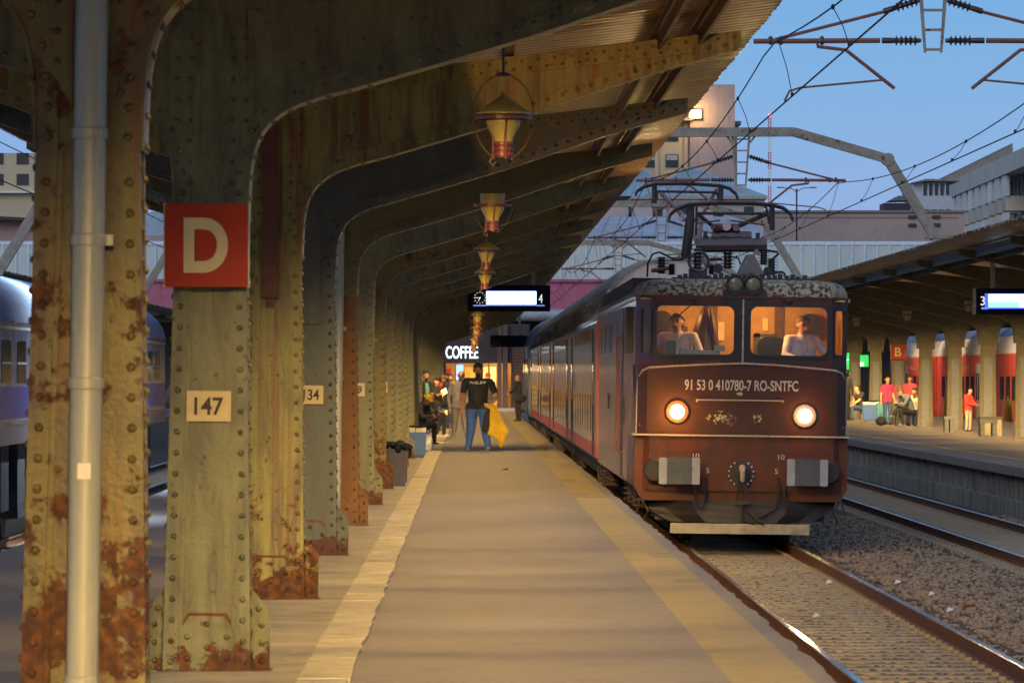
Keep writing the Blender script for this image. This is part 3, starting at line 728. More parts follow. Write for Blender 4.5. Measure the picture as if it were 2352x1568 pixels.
m_hl = E('headlight', (1, .72, .28), 14); m_hdark = M('unlit lamp lens', (.16, .14, .09), rough=.15, bump=0)
m_glass = glass('cab glass', (.93, .95, .97), .018, .04); m_gask = M('window rubber', (.012, .012, .014), rough=.5, bump=0)
loco = thing('locomotive', (LX0, LY0, -.73), 'red-brown electric locomotive with lit headlights and two men in its orange-lit cab', 'locomotive')
def lx(x): return LX0 + (x - 1700) / 163
def lz(y): return 1.65 - (y - 862) / 163
PLAN = [(-1.25, 0), (1.25, 0), (1.42, .14), (1.50, .42)]
def plan(dx=0, dy=0, off=0.0):
    f = [(LX0 + x * (1 - off / 1.5), LY0 + y + off + dy) for x, y in PLAN]; r = [(x, LY0 + LY1 - y) for x, y in f[::-1]]
    l = [(LX0 - 1.50 * (1 - off / 1.5), LY0 + .42 + off + dy), (LX0 - 1.42 * (1 - off / 1.5), LY0 + .14 + off + dy)]
    lr = [(x, LY0 + LY1 - y) for x, y in l]
    return f + r + [lr[1], lr[0]] + [l[0], l[1]]
# lower body ring and nose
q = MB(); q.prism([(LX0 - 1.5, .78), (LX0 + 1.5, .78), (LX0 + 1.5, .06), (LX0 + 1.40, -.12), (LX0 - 1.40, -.12), (LX0 - 1.5, .06)], 'Y', LY0 + .05, LY0 + 3.6)
q.prism([(-1.30 + LX0, LY0 - .02), (1.30 + LX0, LY0 - .02), (1.46 + LX0, LY0 + .12), (1.5 + LX0, LY0 + .4), (1.5 + LX0, LY0 + .9), (LX0 - 1.5, LY0 + .9), (LX0 - 1.5, LY0 + .4), (LX0 - 1.46, LY0 + .12)], 'Z', .02, .79)
q.build('buffer_beam', m_lbody, loco)
q = MB(); q.prism([(-1.34 + LX0, LY0 - .03), (1.34 + LX0, LY0 - .03), (1.47 + LX0, LY0 + .10), (1.5 + LX0, LY0 + .4), (1.5 + LX0, LY0 + 1.4), (LX0 - 1.5, LY0 + 1.4), (LX0 - 1.5, LY0 + .4), (LX0 - 1.47, LY0 + .10)], 'Z', .82, 1.78)
nose = q.build('nose', m_lnose, loco)
q = MB(); q.prism([(-1.52 + LX0, LY0 - .06), (1.52 + LX0, LY0 - .06), (1.54 + LX0, LY0 + .3), (LX0 + 1.5, LY0 + .5), (LX0 - 1.5, LY0 + .5), (LX0 - 1.54, LY0 + .3)], 'Z', .788, .812); q.build('ledge', m_trim, loco)
def skin(x, bow=0): return LY0 - .032 + (0 if abs(x - LX0) < 1.34 else (abs(x - LX0) - 1.34) * 1.0)
q = MB(); zt = [(-1.485, .82), (-1.475, 1.35), (-1.46, 1.60), (-1.41, 1.70), (-1.32, 1.745), (-1.0, 1.77), (-.5, 1.80), (0, 1.82), (.5, 1.80), (1.0, 1.765), (1.32, 1.735), (1.41, 1.69), (1.46, 1.60), (1.475, 1.35), (1.485, .82)]
q.tube([(LX0 + x, skin(LX0 + x) - .012 + max(0, abs(x) - 1.4) * .6, z) for x, z in zt], .014, 6); q.build('nose_trim', m_trim, loco)
# window wall
def wall(p0, p1, z0, z1, holes, t=.05):
    p0, p1 = Vector(p0), Vector(p1); d = (p1 - p0); Ln = d.length; d /= Ln; nrm = Vector((-d.y, d.x))
    f = lambda u, v, w_: (p0.x + d.x * u + nrm.x * w_, p0.y + d.y * u + nrm.y * w_, v)
    return f, Ln
f, Ln = wall((LX0 - 1.25, LY0), (LX0 + 1.25, LY0), 0, 0, [])
W1 = (lx(1499) - LX0 + 1.25, lx(1680) - LX0 + 1.25); W2 = (lx(1717) - LX0 + 1.25, lx(1894) - LX0 + 1.25); ZW = (1.935, 2.625)
q = MB(); q.plate([(0, 1.775), (Ln, 1.775), (Ln, 2.74), (0, 2.74)], [rr(W1[0], W1[1], *ZW, .10), rr(W2[0], W2[1], *ZW, .10)], f, .05); q.build('cab_front', m_lmask, loco)
for (a, b) in (W1, W2):
    q = MB(); q.plate(rr(a - .035, b + .035, ZW[0] - .035, ZW[1] + .035, .12), [rr(a + .005, b - .005, ZW[0] + .005, ZW[1] - .005, .10)], lambda u, v, w_: (lambda r: (r[0], r[1] - .012, r[2]))(f(u, v, w_)), .03)
    wf = q.build('windscreen', m_gask, loco); q = MB(); q.plate(rr(a, b, *ZW, .10), [], lambda u, v, w_: (lambda r: (r[0], r[1] + .012, r[2]))(f(u, v, w_)), .004); q.build('pane', m_glass, wf)
    q = MB(); c = (a + b) / 2 + LX0 - 1.25
    q.tube([(c - .12, LY0 - .03, 2.70), (c - .05, LY0 - .05, 2.73), (c + .02, LY0 - .05, 2.70), (c + (-.28 if a < 1 else .04), LY0 - .03, 2.44 if a < 1 else 2.69)], .008, 5); q.ell((c, LY0 - .03, 2.71), (.05, .03, .035), 8, 6); q.build('wiper', m_lblk, loco)
for s in (-1, 1):   # red outer strips beside the mask
    q = MB(); x0, x1 = sorted((LX0 + s * 1.25, LX0 + s * 1.22)); 
    for (za, zb) in ((1.78, 1.86), (2.66, 2.74)): q = MB(); q.box(min(LX0 + s * .30, LX0 + s * 1.25), max(LX0 + s * .30, LX0 + s * 1.25), LY0 - .004, LY0 + .0, za, zb); q.build('red_strip', m_lbody, loco)
    pts = [(LX0 - 1.5, LY0 + .42), (LX0 - 1.25, LY0)] if s < 0 else [(LX0 + 1.25, LY0), (LX0 + 1.5, LY0 + .42)]
    f2, L2 = wall(pts[0], pts[1], 0, 0, []); a, b = (.17, .40) if s < 0 else (.09, .44)
    q = MB(); q.plate([(0, 1.775), (L2, 1.775), (L2, 2.74), (0, 2.74)], [rr(a, b, 1.95, 2.58, .05)], f2, .05); q.build('corner_post', m_lbody, loco)
    q = MB(); q.plate(rr(a - .03, b + .03, 1.92, 2.61, .07), [rr(a + .005, b - .005, 1.955, 2.575, .05)], lambda u, v, w_: f2(u, v, w_ - .012), .03); wf = q.build('corner_window', m_gask, loco)
    q = MB(); q.plate(rr(a, b, 1.95, 2.58, .05), [], lambda u, v, w_: f2(u, v, w_ + .01), .004); q.build('pane', m_glass if s > 0 else M('dusty side pane', (.13, .115, .08), rough=.12, bump=0), wf)
q = MB(); q.box(LX0 - .012, LX0 + .012, LY0 - .02, LY0, 1.80, 2.72); q.build('centre_strip', m_trim, loco)
# sides
q = MB()
for s in (-1, 1):
    x0, x1 = sorted((LX0 + s * 1.5, LX0 + s * 1.46)); q.box(x0, x1, LY0 + .42, LY1 - .42, .06 if s < 0 else 0, 2.74)
q.build('side_wall', m_lside, loco)
q = MB(); q.box(LX0 - 1.46, LX0 + 1.46, LY1 - .45, LY1, .0, 2.74); q.build('bulkhead', m_lbody, loco); q = MB(); q.box(LX0 - 1.46, LX0 + 1.46, LY0 + 2.6, LY0 + 2.65, .8, 2.74); q.build('bulkhead', m_lbody, loco)
xs = LX0 - 1.5
for y in (95.4 - 2.3, 90.6, 87.0, 83.4):
    q = MB(); q.prism([(a, b) for a, b in rr(y - .22, y + .22, 2.02, 2.48, .1)], 'X', xs - .006, xs + .002); q.build('side_window', m_gask, loco)
q = MB(); q.box(xs - .01, xs + .02, 79.6, 80.5, .1, 2.66); q.build('cab_door', M('door recess', (.05, .022, .016), rough=.5), loco)
for y in (79.35, 80.75, 81.0):
    q = MB(); q.tube([(xs, y, .45), (xs - .07, y, .5), (xs - .07, y, 2.2), (xs, y, 2.25)], .016, 6); q.build('handrail', m_tube, loco)
q = MB(); q.box(xs - .035, xs + .0, LY0 + .42, LY1 - .3, 2.705, 2.75); q.box(LX0 + 1.5, LX0 + 1.535, LY0 + .42, LY1 - .3, 2.705, 2.75); q.build('rain_gutter', M('bare gutter', (.45, .42, .5), (.3, .28, .33), rough=.25, metal=.5, bump=0), loco)
q = MB(); q.box(xs - .035, xs - .002, 78.9, 79.1, .92, 1.30); q.build('side_plate', m_lblk, loco)
text('CFR', (xs - .006, 87.8, 1.20), 1.3, .26, m_ink, loco, right=(0, -1, 0))
for y in (77.2, 82.3, 88.0, 92.8):
    q = MB(); q.box(xs - .004, xs - .002, y, y + .02, .1, 2.7); q.build('panel_seam', m_gask, loco)
q = MB(); q.box(xs - .10, xs - .002, 75.3, 75.42, 1.95, 2.62); q.build('side_mirror', m_lblk, loco)
# gutter ring and roof
q = MB(); q.prism(plan(off=-.02), 'Z', 2.735, 2.765); q.build('roof_gutter', m_lbody, loco)
q = MB(); vs = []; fs = []; rings = [(2.765, .0), (2.83, .008), (2.90, .04), (2.95, .09), (2.985, .20), (3.01, .42)]
n = 0
for z, o_ in rings:
    pl_ = plan(off=o_); n = len(pl_); vs += [(x, y, z) for x, y in pl_]
for i in range(len(rings) - 1): fs += [(i * n + j, i * n + (j + 1) % n, (i + 1) * n + (j + 1) % n, (i + 1) * n + j) for j in range(n)]
fs += [tuple(range((len(rings) - 1) * n, len(rings) * n)), tuple(range(n))[::-1]]
q.add(vs, fs); roof = q.build('roof', m_lroof, loco, smooth=True)
roof.data.materials.append(M('sooty peeling roof', (.40, .34, .22), (.27, .22, .13), rough=.75, scale=6, rust=.80, rustc=(.035, .025, .02), rust2=(.08, .04, .025), rscale=17, bump=.4))
for p_ in roof.data.polygons:
    if p_.center.z > 2.93 + .73 - .02 or abs(p_.center.x) < .32: p_.material_index = 1
q = MB(); q.box(LX0 - 1.45, LX0 - 1.0, LY0 + 2.2, LY1 - 2.2, 2.78, 3.02); q.box(LX0 - .95, LX0 + .95, LY0 + 1.2, LY1 - 1.2, 3.0, 3.045)
for k in range(36): q.box(LX0 - 1.49, LX0 - 1.0, LY0 + 2.4 + k * .48, LY0 + 2.6 + k * .48, 2.80, 3.05)
q.build('roof_grille', m_lblk, loco)
# roof lamp pair
q = MB(); q.box(lx(1652), lx(1752), LY0 - .02, LY0 + .3, 2.765, 2.86); q.build('lamp_mount', m_lblk, loco)
for x in (1681, 1722):
    q = MB(); q.lathe([(.10, .25), (.135, .0), (.14, -.02), (.12, -.02), (.105, .0)], (lx(x), LY0 - .04, 2.93), (0, 1, 0), 24); h = q.build('roof_lamp', m_lblk, loco, smooth=True)
    q = MB(); q.ell((lx(x), LY0 - .035, 2.93), (.102, .03, .102), 20, 10); q.build('lens', m_hdark, h, smooth=True)
# headlights
for s, x in ((-1, 1551), (1, 1844)):
    zc = lz(947 if s < 0 else 953) + .0
    q = MB(); q.lathe([(.10, -.05), (.155, -.045), (.172, -.02), (.175, .03)], (lx(x), LY0 - .035, zc), (0, 1, 0), 28); h = q.build('headlight', M('dull lamp rim', (.16, .07, .04), rough=.5) if s < 0 else M('bare lamp rim', (.34, .27, .25), rough=.4), loco, smooth=True)
    q = MB(); q.ell((lx(x), LY0 - .085, zc), (.102, .03, .102), 24, 12); q.build('lens', m_hl, h, smooth=True)
    light('headlight_beam', 'SPOT', (lx(x), LY0 - .14, zc), 220, (1, .66, .28), .1, direction=(0, -1, -.16)).data.spot_size = R(46)
    light('headlight_glow_fill', 'POINT', (lx(x), LY0 - .26, zc), 26 if s < 0 else 9, (1, .42, .08), .06)  # extra point added before the lens for the glow on the nose
# lettering, bar, scars
text('91 53 0 410780-7 RO-SNTFC', (lx(1698), LY0 - .036, lz(885)), 1.60, .15, m_let, loco, bold=.02)
q = MB(); q.tube([(lx(1596), LY0 - .06, lz(919)), (lx(1794), LY0 - .06, lz(919))], .012, 6)
for x in (1596, 1794): q.tube([(lx(x), LY0 - .06, lz(919)), (lx(x), LY0 - .02, lz(923))], .014, 6)
q.build('nose_rail', m_trim, loco)
rnd = random.Random(11)
def blot(cx, cz, rx, rz, n, m, nm='paint_scar'):
    q = MB()
    for k in range(n):
        a = rnd.uniform(0, 6.28); r = rnd.random() ** .6; x, z = cx + math.cos(a) * r * rx, cz + math.sin(a) * r * rz; s_ = rnd.uniform(.008, .03) * (1.3 - r)
        pts = [(x + math.cos(R(60 * i)) * s_ * rnd.uniform(.5, 1.4), z + math.sin(R(60 * i)) * s_ * rnd.uniform(.5, 1.2)) for i in range(6)]
        q.prism(pts, 'Y', LY0 - .034 - k * 2e-5, LY0 - .028)
    q.build(nm, m, loco)
m_scar = M('flaked cream primer', (.50, .46, .26), (.36, .30, .12), rough=.8, scale=25)
blot(lx(1648), lz(960), .19, .10, 46, m_scar); blot(lx(1671), lz(964), .13, .10, 34, M('flaked mauve primer', (.20, .12, .10), (.13, .07, .06), scale=25)); blot(lx(1735), lz(961), .10, .07, 17, m_scar); blot(lx(1695), lz(904), .05, .03, 9, m_scar)
for x in (-1.05, -.62, .62, 1.05):
    q = MB(); q.box(LX0 + x - .004, LX0 + x + .004, LY0 - .024, LY0 - .019, .05, .77); q.build('panel_seam', m_gask, loco)
q = MB(); q.box(LX0 - 1.25, LX0 + 1.25, LY0 - .024, LY0 - .019, .556, .566); q.build('panel_seam', m_gask, loco)
for x in (-1.30, 1.30, -.30, .30):
    q = MB(); q.box(LX0 + x - .003, LX0 + x + .003, LY0 - .034, LY0 - .029, .84, 1.70); q.build('panel_seam', m_gask, loco)
# buffers, coupler, hoses
for s in (-1, 1):
    cx_ = LX0 + s * .895; zc = .305
    q = MB(); q.lathe([(.20, 0), (.20, -.1), (.15, -.12), (.15, -.38), (.11, -.40), (.11, -.58)], (cx_, LY0 - .02, zc), (0, 1, 0), 20); bf = q.build('buffer', m_lblk, loco, smooth=True)
    q = MB(); q.rbox(cx_ - .285, cx_ + .285, LY0 - .65, LY0 - .60, zc - .185, zc + .185, .03); q.build('buffer_plate', m_buf, bf)
    for sd in (-1, 1):
        q = MB(); xa = cx_ + sd * (.285 if sd == s or True else 0); x0, x1 = sorted((cx_ + sd * .286, cx_ + sd * .175)); q.rbox(x0, x1, LY0 - .656, LY0 - .62, zc - .186, zc + .186, .025); q.build('white_edge', m_bufw, bf)
    q = MB(); q.lathe([(.17, 0), (.17, -.22), (.14, -.25)], (LX0 + s * 1.22, LY0 + .0, .30), (0, 1, 0), 18); q.build('round_cover', m_lblk, loco, smooth=True)
q = MB(); q.lathe([(.20, 0), (.20, -.03), (.19, -.035)], (LX0, LY0 - .02, .27), (0, 1, 0), 28); q.rbox(LX0 - .11, LX0 + .11, LY0 - .10, LY0 - .03, .19, .37, .03); cp = q.build('coupler_plate', m_lblk, loco)
q = MB()
for i in range(16):
    a = R(22.5 * i + 11)
    if abs(math.cos(a)) > .3: q.rivet((LX0 + .175 * math.cos(a), LY0 - .055, .27 + .175 * math.sin(a)), (0, -1, 0), .013, .01)
q.build('bolt', m_white, cp)
q = MB(); q.tube([(LX0, LY0 - .08, .33), (LX0 - .0, LY0 - .30, .36), (LX0, LY0 - .42, .30), (LX0, LY0 - .40, .18), (LX0, LY0 - .30, .16)], [.04, .045, .035, .03, .015], 8); q.build('coupling_hook', m_trim, cp)
q = MB()
for s in (-1, 1): q.tube([(LX0 + s * .05, LY0 - .32, .25), (LX0 + s * .06, LY0 - .30, .0), (LX0 + s * .09, LY0 - .28, -.12)], .016, 6)
q.box(LX0 - .11, LX0 + .11, LY0 - .31, LY0 - .25, -.16, -.11); q.tube([(LX0, LY0 - .28, -.13), (LX0 + .02, LY0 - .28, -.38), (LX0 + .18, LY0 - .30, -.42)], .02, 6); q.tube([(LX0 + .09, LY0 - .3, -.25), (LX0 + .22, LY0 - .32, -.38), (LX0 + .31, LY0 - .3, -.42)], .03, 6)
q.build('screw_coupling', m_lblk, loco)
for pts in ([(1615, 1095), (1612, 1120), (1616, 1150), (1606, 1170)], [(1592, 1105), (1594, 1140), (1598, 1160), (1590, 1172)], [(1784, 1095), (1786, 1130), (1780, 1165), (1755, 1180), (1738, 1188)], [(1802, 1110), (1798, 1140), (1806, 1165)]):
    q = MB(); q.tube([(lx(x), LY0 - .12 - .04 * i, lz(y)) for i, (x, y) in enumerate(pts)], .02, 7); q.build('brake_hose', m_dark, loco)
text('10', (lx(1596), LY0 - .024, lz(1048)), .09, .07, m_let, loco); text('10', (lx(1792), LY0 - .024, lz(1048)), .09, .07, m_let, loco)
text('5', (lx(1623), LY0 - .024, lz(1081)), .045, .07, m_let, loco); text('5', (lx(1781), LY0 - .024, lz(1081)), .045, .07, m_let, loco)
# snow plough
q = MB(); vs = []
prof = [(-.12, 1.38, .55), (-.22, 1.33, .35), (-.32, 1.18, .22), (-.42, .98, .14)]
for z, hx, yb in prof: vs += [(LX0 + u * hx, LY0 - .02 - (.16 if abs(u) < .6 else 0) + abs(u) ** 2 * .9 * yb, z) for u in (-1, -.8, -.5, 0, .5, .8, 1)]
q.add(vs, [(i * 7 + j, i * 7 + j + 1, (i + 1) * 7 + j + 1, (i + 1) * 7 + j) for i in range(3) for j in range(6)])
q.box(LX0 - 1.2, LX0 + 1.2, LY0 + .35, LY0 + .40, -.40, -.12)
q.build('snow_plough', m_lblk, loco)
q = MB(); q.rbox(LX0 - 1.0, LX0 + .96, LY0 - .24, LY0 - .20, -.575, -.43, .012); q.build('sweep_board', M('weathered board', (.42, .37, .26), (.30, .27, .2), rough=.8, scale=4, dirt=.6), loco)
for s in (-1, 1):
    q = MB(); q.tube([(LX0 + s * 1.40, LY0 + .05, -.1), (LX0 + s * 1.30, LY0 - .05, -.28), (LX0 + s * 1.38, LY0 + .0, -.4)], .016, 6); q.tube([(LX0 + s * 1.42, LY0 + .05, -.1), (LX0 + s * 1.47, LY0, -.3)], .013, 5); q.build('step_bracket', m_lblk, loco)
# running gear
q = MB(); q.box(LX0 - 1.2, LX0 + 1.2, LY0 + .9, LY1 - .8, -.15, .05); q.box(LX0 - 1.0, LX0 + 1.0, LY0 + 7, LY1 - 7, -.5, -.1); q.build('underframe', m_lblk, loco)
for yb in (LY0 + 1.6, LY0 + 3.7, LY0 + 5.8, LY1 - 5.8, LY1 - 3.7, LY1 - 1.6):
    for s in (-1, 1):
        q = MB(); q.lathe([(.62, -.02), (.62, .10), (.65, .10), (.65, .13), (.2, .13), (.2, .16)], (LX0 + s * .76, yb, -.105), (-s, 0, 0), 28); q.build('wheel', m_soot, loco)
        q = MB(); x = LX0 + s * 1.36
        for z in (-.28, -.20, -.12, -.04, .04, .12): q.lathe([(.07, 0), (.11, .02), (.11, .045), (.07, .06)], (x, yb + .6, z), n=14)
        q.build('spring', m_insul, loco)
# cab interior
m_cab = M('cab wall ochre', (.50, .29, .08), (.34, .18, .045), rough=.6, scale=2, bump=.05, dirt=.35)
q = MB(); q.box(LX0 - 1.44, LX0 + 1.44, LY0 + 1.9, LY0 + 1.95, .9, 2.74); q.box(LX0 - 1.44, LX0 + 1.44, LY0 + .06, LY0 + 1.9, .92, .95); q.box(LX0 - 1.44, LX0 + 1.44, LY0 + .06, LY0 + 1.9, 2.70, 2.73)
q.box(LX0 - 1.45, LX0 - 1.43, LY0 + .5, LY0 + 1.9, .95, 2.70); q.box(LX0 + 1.43, LX0 + 1.45, LY0 + .5, LY0 + 1.9, .95, 2.70); q.build('cab_lining', m_cab, loco)
q = MB(); q.box(lx(1790), lx(1812), LY0 + 1.87, LY0 + 1.895, 1.0, 2.68); q.box(lx(1640), lx(1655), LY0 + 1.84, LY0 + 1.895, 1.0, 2.68); q.build('door_frame', M('cab dark trim', (.12, .06, .03), rough=.6), loco)
q = MB(); q.box(LX0 - 1.2, LX0 + 1.2, LY0 + .12, LY0 + .65, 1.0, 1.90); q.build('control_desk', M('desk grey green', (.14, .15, .12), rough=.5), loco)
q = MB(); q.rbox(lx(1524), lx(1547), LY0 + .10, LY0 + .2, 1.88, 2.13, .02); q.build('instrument_box', M('instrument green', (.05, .06, .045), rough=.4), loco)
q = MB(); q.prism([(lx(1556), 1.89), (lx(1655), 1.89), (lx(1640), 1.99), (lx(1558), 2.03)], 'Y', LY0 + .12, LY0 + .5); q.box(lx(1636), lx(1660), LY0 + .1, LY0 + .3, 1.99, 2.07); q.build('desk_hood', M('pale desk hood', (.35, .33, .22), rough=.5), loco)
q = MB(); q.rbox(lx(1657), lx(1672), LY0 + 1.86, LY0 + 1.895, 2.15, 2.42, .01); q.rbox(lx(1762), lx(1775), LY0 + 1.86, LY0 + 1.895, 2.3, 2.48, .01); q.build('notice', M('paper notice', (.75, .6, .35)), loco)
for x, z, r_ in ((1524, 738, .16), (1872, 742, .17)):
    q = MB(); q.lathe([(r_, 0), (r_, .05), (r_ * .9, .07)], (lx(x), LY0 + 1.75, lz(z)), (0, 1, 0), 20); q.build('cab_fan', m_soot, loco)
q = MB(); q.box(lx(1500), lx(1585), LY0 + 1.86, LY0 + 1.893, 1.0, 2.35); q.build('dark_panel', M('brown cab panel', (.13, .06, .03), rough=.6), loco)
light('cab_lamp', 'POINT', (LX0 + .25, LY0 + .85, 2.60), 66, (1, .48, .12), .1)
light('cab_lamp', 'POINT', (LX0 - .75, LY0 + 1.2, 2.58), 10, (1, .48, .12), .1)
m_coat = M('black coat', (.035, .022, .016), (.07, .035, .02), rough=.35, scale=5, st=(4, 4, .6))
q = MB(); q.tube([(lx(1632), LY0 + 1.2, 2.66), (lx(1630), LY0 + 1.2, 2.5), (lx(1626), LY0 + 1.2, 2.2), (lx(1622), LY0 + 1.2, 1.7)], [.04, .11, .19, .27], 12); q.tube([(lx(1640), LY0 + 1.05, 2.6), (lx(1648), LY0 + 1.05, 2.3), (lx(1654), LY0 + 1.05, 1.8)], [.03, .05, .07], 8)
tag(q.build('hanging_coat', m_coat), 'long black coat hanging in the locomotive cab behind the left windscreen', 'coat')
q = MB(); q.rbox(lx(1758), lx(1812), LY0 + 1.0, LY0 + 1.12, 1.5, 2.17, .11); sc = q.build('seat_back', m_dark); 
seat = thing('driver_seat', (LX0 + .5, LY0 + 1.0, .95), 'dark driver seat behind the right windscreen of the locomotive', 'seat'); bpy.data.objects.remove(sc)
q = MB(); q.rbox(lx(1748), lx(1815), LY0 + .9, LY0 + 1.02, 1.5, 2.20, .13); q.build('backrest', M('seat cloth', (.02, .028, .03), rough=.8), seat)
q = MB(); q.box(lx(1750), lx(1815), LY0 + .95, LY0 + 1.45, 1.36, 1.50); q.build('seat', m_dark, seat); q = MB(); q.lathe([(.06, 0), (.06, .42)], (LX0 + .5, LY0 + 1.2, .95), n=12); q.build('pedestal', m_soot, seat)
q = MB(); q.rbox(lx(1745), lx(1760), LY0 + 1.5, LY0 + 1.56, 1.9, 2.26, .03); q.box(lx(1745), lx(1800), LY0 + 1.5, LY0 + 1.56, 2.2, 2.25); q.build('frame', m_soot, seat)
# roof equipment
def C4(X, Y, D): return P(1408.75 + X * .26175, 306.25 + Y * .26175, D)
def ins(X, Y0, Y1, D, par, r=.10, nm='insulator', n=6):
    a, b = C4(X, Y1, D), C4(X, Y0, D); h = b.z - a.z; q = MB(); pr = [(r * .45, 0)]
    for k in range(n):
        z = h * (k + .3) / n; pr += [(r * .45, z), (r, z + h * .05 / 1), (r * .5, z + h * .45 / n)]
    pr.append((r * .4, h)); q.lathe(pr, a, n=16); return q.build(nm, m_insul, par, smooth=True)
for X, a, b, D, r in ((390, 1090, 1240, 76.5, .11), (480, 1150, 1250, 76, .09), (705, 1010, 1200, 75.6, .11), (970, 1010, 1190, 76, .12), (1285, 1010, 1150, 76, .10), (1355, 1090, 1240, 77, .10), (830, 1150, 1240, 78, .08)):
    ins(X, a, b, D, loco, r)
def T(nm, pts, r, D, par=loco, m=m_lblk, n=8):
    q = MB(); q.tube([C4(x, y, D if not isinstance(D, list) else D[i]) for i, (x, y) in enumerate(pts)], r, n); return q.build(nm, m, par)
m_bus = M('bus bar red-grey', (.07, .05, .055), (.05, .035, .04), rough=.4)
T('bus_bar', [(690, 990), (1310, 975)], .10, 76, m=m_bus); T('raising_spring', [(825, 912), (1175, 908)], .085, 76.3, m=m_bus)
for x in (935, 1065, 1230, 770): T('post', [(x, 870 if x in (770, 1230) else 900), (x, 975)], .03, 76.1)
q = MB(); cc = C4(715, 1130, 75.2); q.tube([cc + Vector((.14 * math.cos(R(a)), 0, .14 * math.sin(a * math.pi / 180))) for a in range(0, 361, 15)], .022, 8); q.build('reactor_coil', m_insul, loco, smooth=True)
a = C4(1060, 1245, 74.9); b = C4(1275, 1060, 74.9); q = MB(); q.prism([(a.x, a.z), (b.x + .04, a.z), (b.x - .12, b.z), (a.x + .14, b.z)], 'Y', 74.9, 75.6); q.lathe([(.05, 0), (.03, .08)], (a.x + .28, 75.2, b.z), n=10); q.build('breaker_box', M('breaker grey', (.14, .125, .125), (.10, .09, .09), rough=.5), loco)
q = MB(); q.lathe([(.04, 0), (.07, -.12)], C4(880, 1190, 74.6), (0, 1, 0), 16); q.lathe([(.04, 0), (.07, -.12)], C4(1320, 1210, 74.6), (0, 1, 0), 16); q.build('horn', m_dark, loco)
a = C4(640, 1250, 75.4); b = C4(790, 1190, 75.4); q = MB(); q.box(a.x, b.x, 75.4, 75.9, a.z - .05, b.z); q.build('coil_base', m_bus, loco)
T('roof_cable', [(265, 1270), (270, 1150), (310, 1070), (370, 1050), (430, 1080), (520, 1120), (640, 1090)], .016, 76, m=m_dark, n=6)
T('roof_cable', [(380, 1060), (420, 1075), (600, 1060), (660, 1010)], .012, 76.4, m=M('green yellow wire', (.25, .32, .08)), n=5)
T('roof_cable', [(1000, 1080), (1060, 1095), (1085, 1150)], .014, 76, m=m_dark, n=6); T('roof_cable', [(1290, 1020), (1400, 1035), (1415, 1050), (1360, 1100)], .02, 76, m=m_dark, n=6); T('roof_cable', [(1380, 1215), (1450, 1210), (1470, 1225), (1470, 1255)], .02, 76, m=m_dark, n=6)
T('bus_link', [(480, 1110), (580, 1105)], .03, 76.2, m=m_tube); T('bus_link', [(800, 1110), (920, 1105)], .025, 76.4, m=m_tube); T('bus_link', [(300, 1215), (470, 1190)], .03, 76.4, m=m_tube)
q = MB(); 
for k in range(22): x = LX0 - .9 + k * .085; h = .02 + .05 * ((k * 7) % 5) / 5; q.box(x, x + .06, LY0 + .75 + .1 * (k % 3), LY0 + .9 + .1 * (k % 3), 3.0, 3.05 + h)
q.build('roof_fitting', m_lblk, loco)
def panto(D, bow, posts, bar, arms, base, mm):
    t = MB(); nm = 'pantograph'; o = None
    q = MB(); q.tube([C4(x, y, D - .15) for x, y in bow], .022, 8); q.tube([C4(x, y + 12, D + .2) for x, y in bow], .018, 8); h = q.build(nm, m_lblk, loco)
    for p in posts: q = MB(); q.tube([C4(*p[0], D), C4(*p[1], D)], p[2], 8); q.build('head_post', m_lblk, h)
    q = MB(); q.tube([C4(*bar[0], D), C4(*bar[1], D)], .022, 8); q.build('cross_bar', m_lblk, h)
    for a in arms: q = MB(); q.tube([C4(*a[0], D), C4(*a[1], D + a[3])], a[2], 8); q.build('arm', mm if len(a) < 5 else a[4], h)
    return h
m_parm = M('panto arm', (.10, .04, .035), (.06, .03, .03), rough=.5)
m_ppale = M('pale arm', (.35, .26, .26), (.28, .22, .22), rough=.5)
panto(76.2, [(448, 760), (460, 715), (510, 670), (620, 625), (900, 608), (1200, 608), (1350, 620), (1450, 645), (1510, 690), (1537, 750)], [((640, 625), (636, 760), .055), ((636, 750), (600, 1100), .07), ((1352, 620), (1356, 845), .04), ((690, 630), (690, 900), .018), ((1300, 640), (1330, 790), .018)], ((690, 706), (1315, 700)),
      [((700, 712), (860, 835), .03, .3), ((1300, 705), (1030, 825), .035, .3), ((860, 830), (1040, 826), .06, .2), ((840, 820), (910, 880), .05, .2), ((955, 815), (990, 900), .07, 1.0, m_ppale), ((1040, 830), (1050, 880), .05, .2), ((700, 795), (900, 765), .012, 0), ((985, 765), (1290, 800), .012, 0)], None, m_parm)
panto(90.5, [(155, 545), (170, 510), (230, 470), (330, 444), (600, 436), (900, 452), (980, 475), (1035, 520), (1055, 568)], [((321, 450), (321, 620), .045), ((905, 460), (903, 620), .045), ((345, 515), (343, 580), .02), ((870, 515), (890, 600), .02)], ((345, 514), (872, 516)),
      [((372, 520), (620, 770), .04, .5, m_ppale), ((870, 480), (740, 720), .035, .5, m_ppale), ((620, 770), (800, 1180), .04, .5, m_ppale), ((560, 745), (730, 745), .06, .2), ((740, 720), (700, 1180), .04, .4, m_ppale)], None, m_ppale)
loco.rotation_euler.y = R(.8)

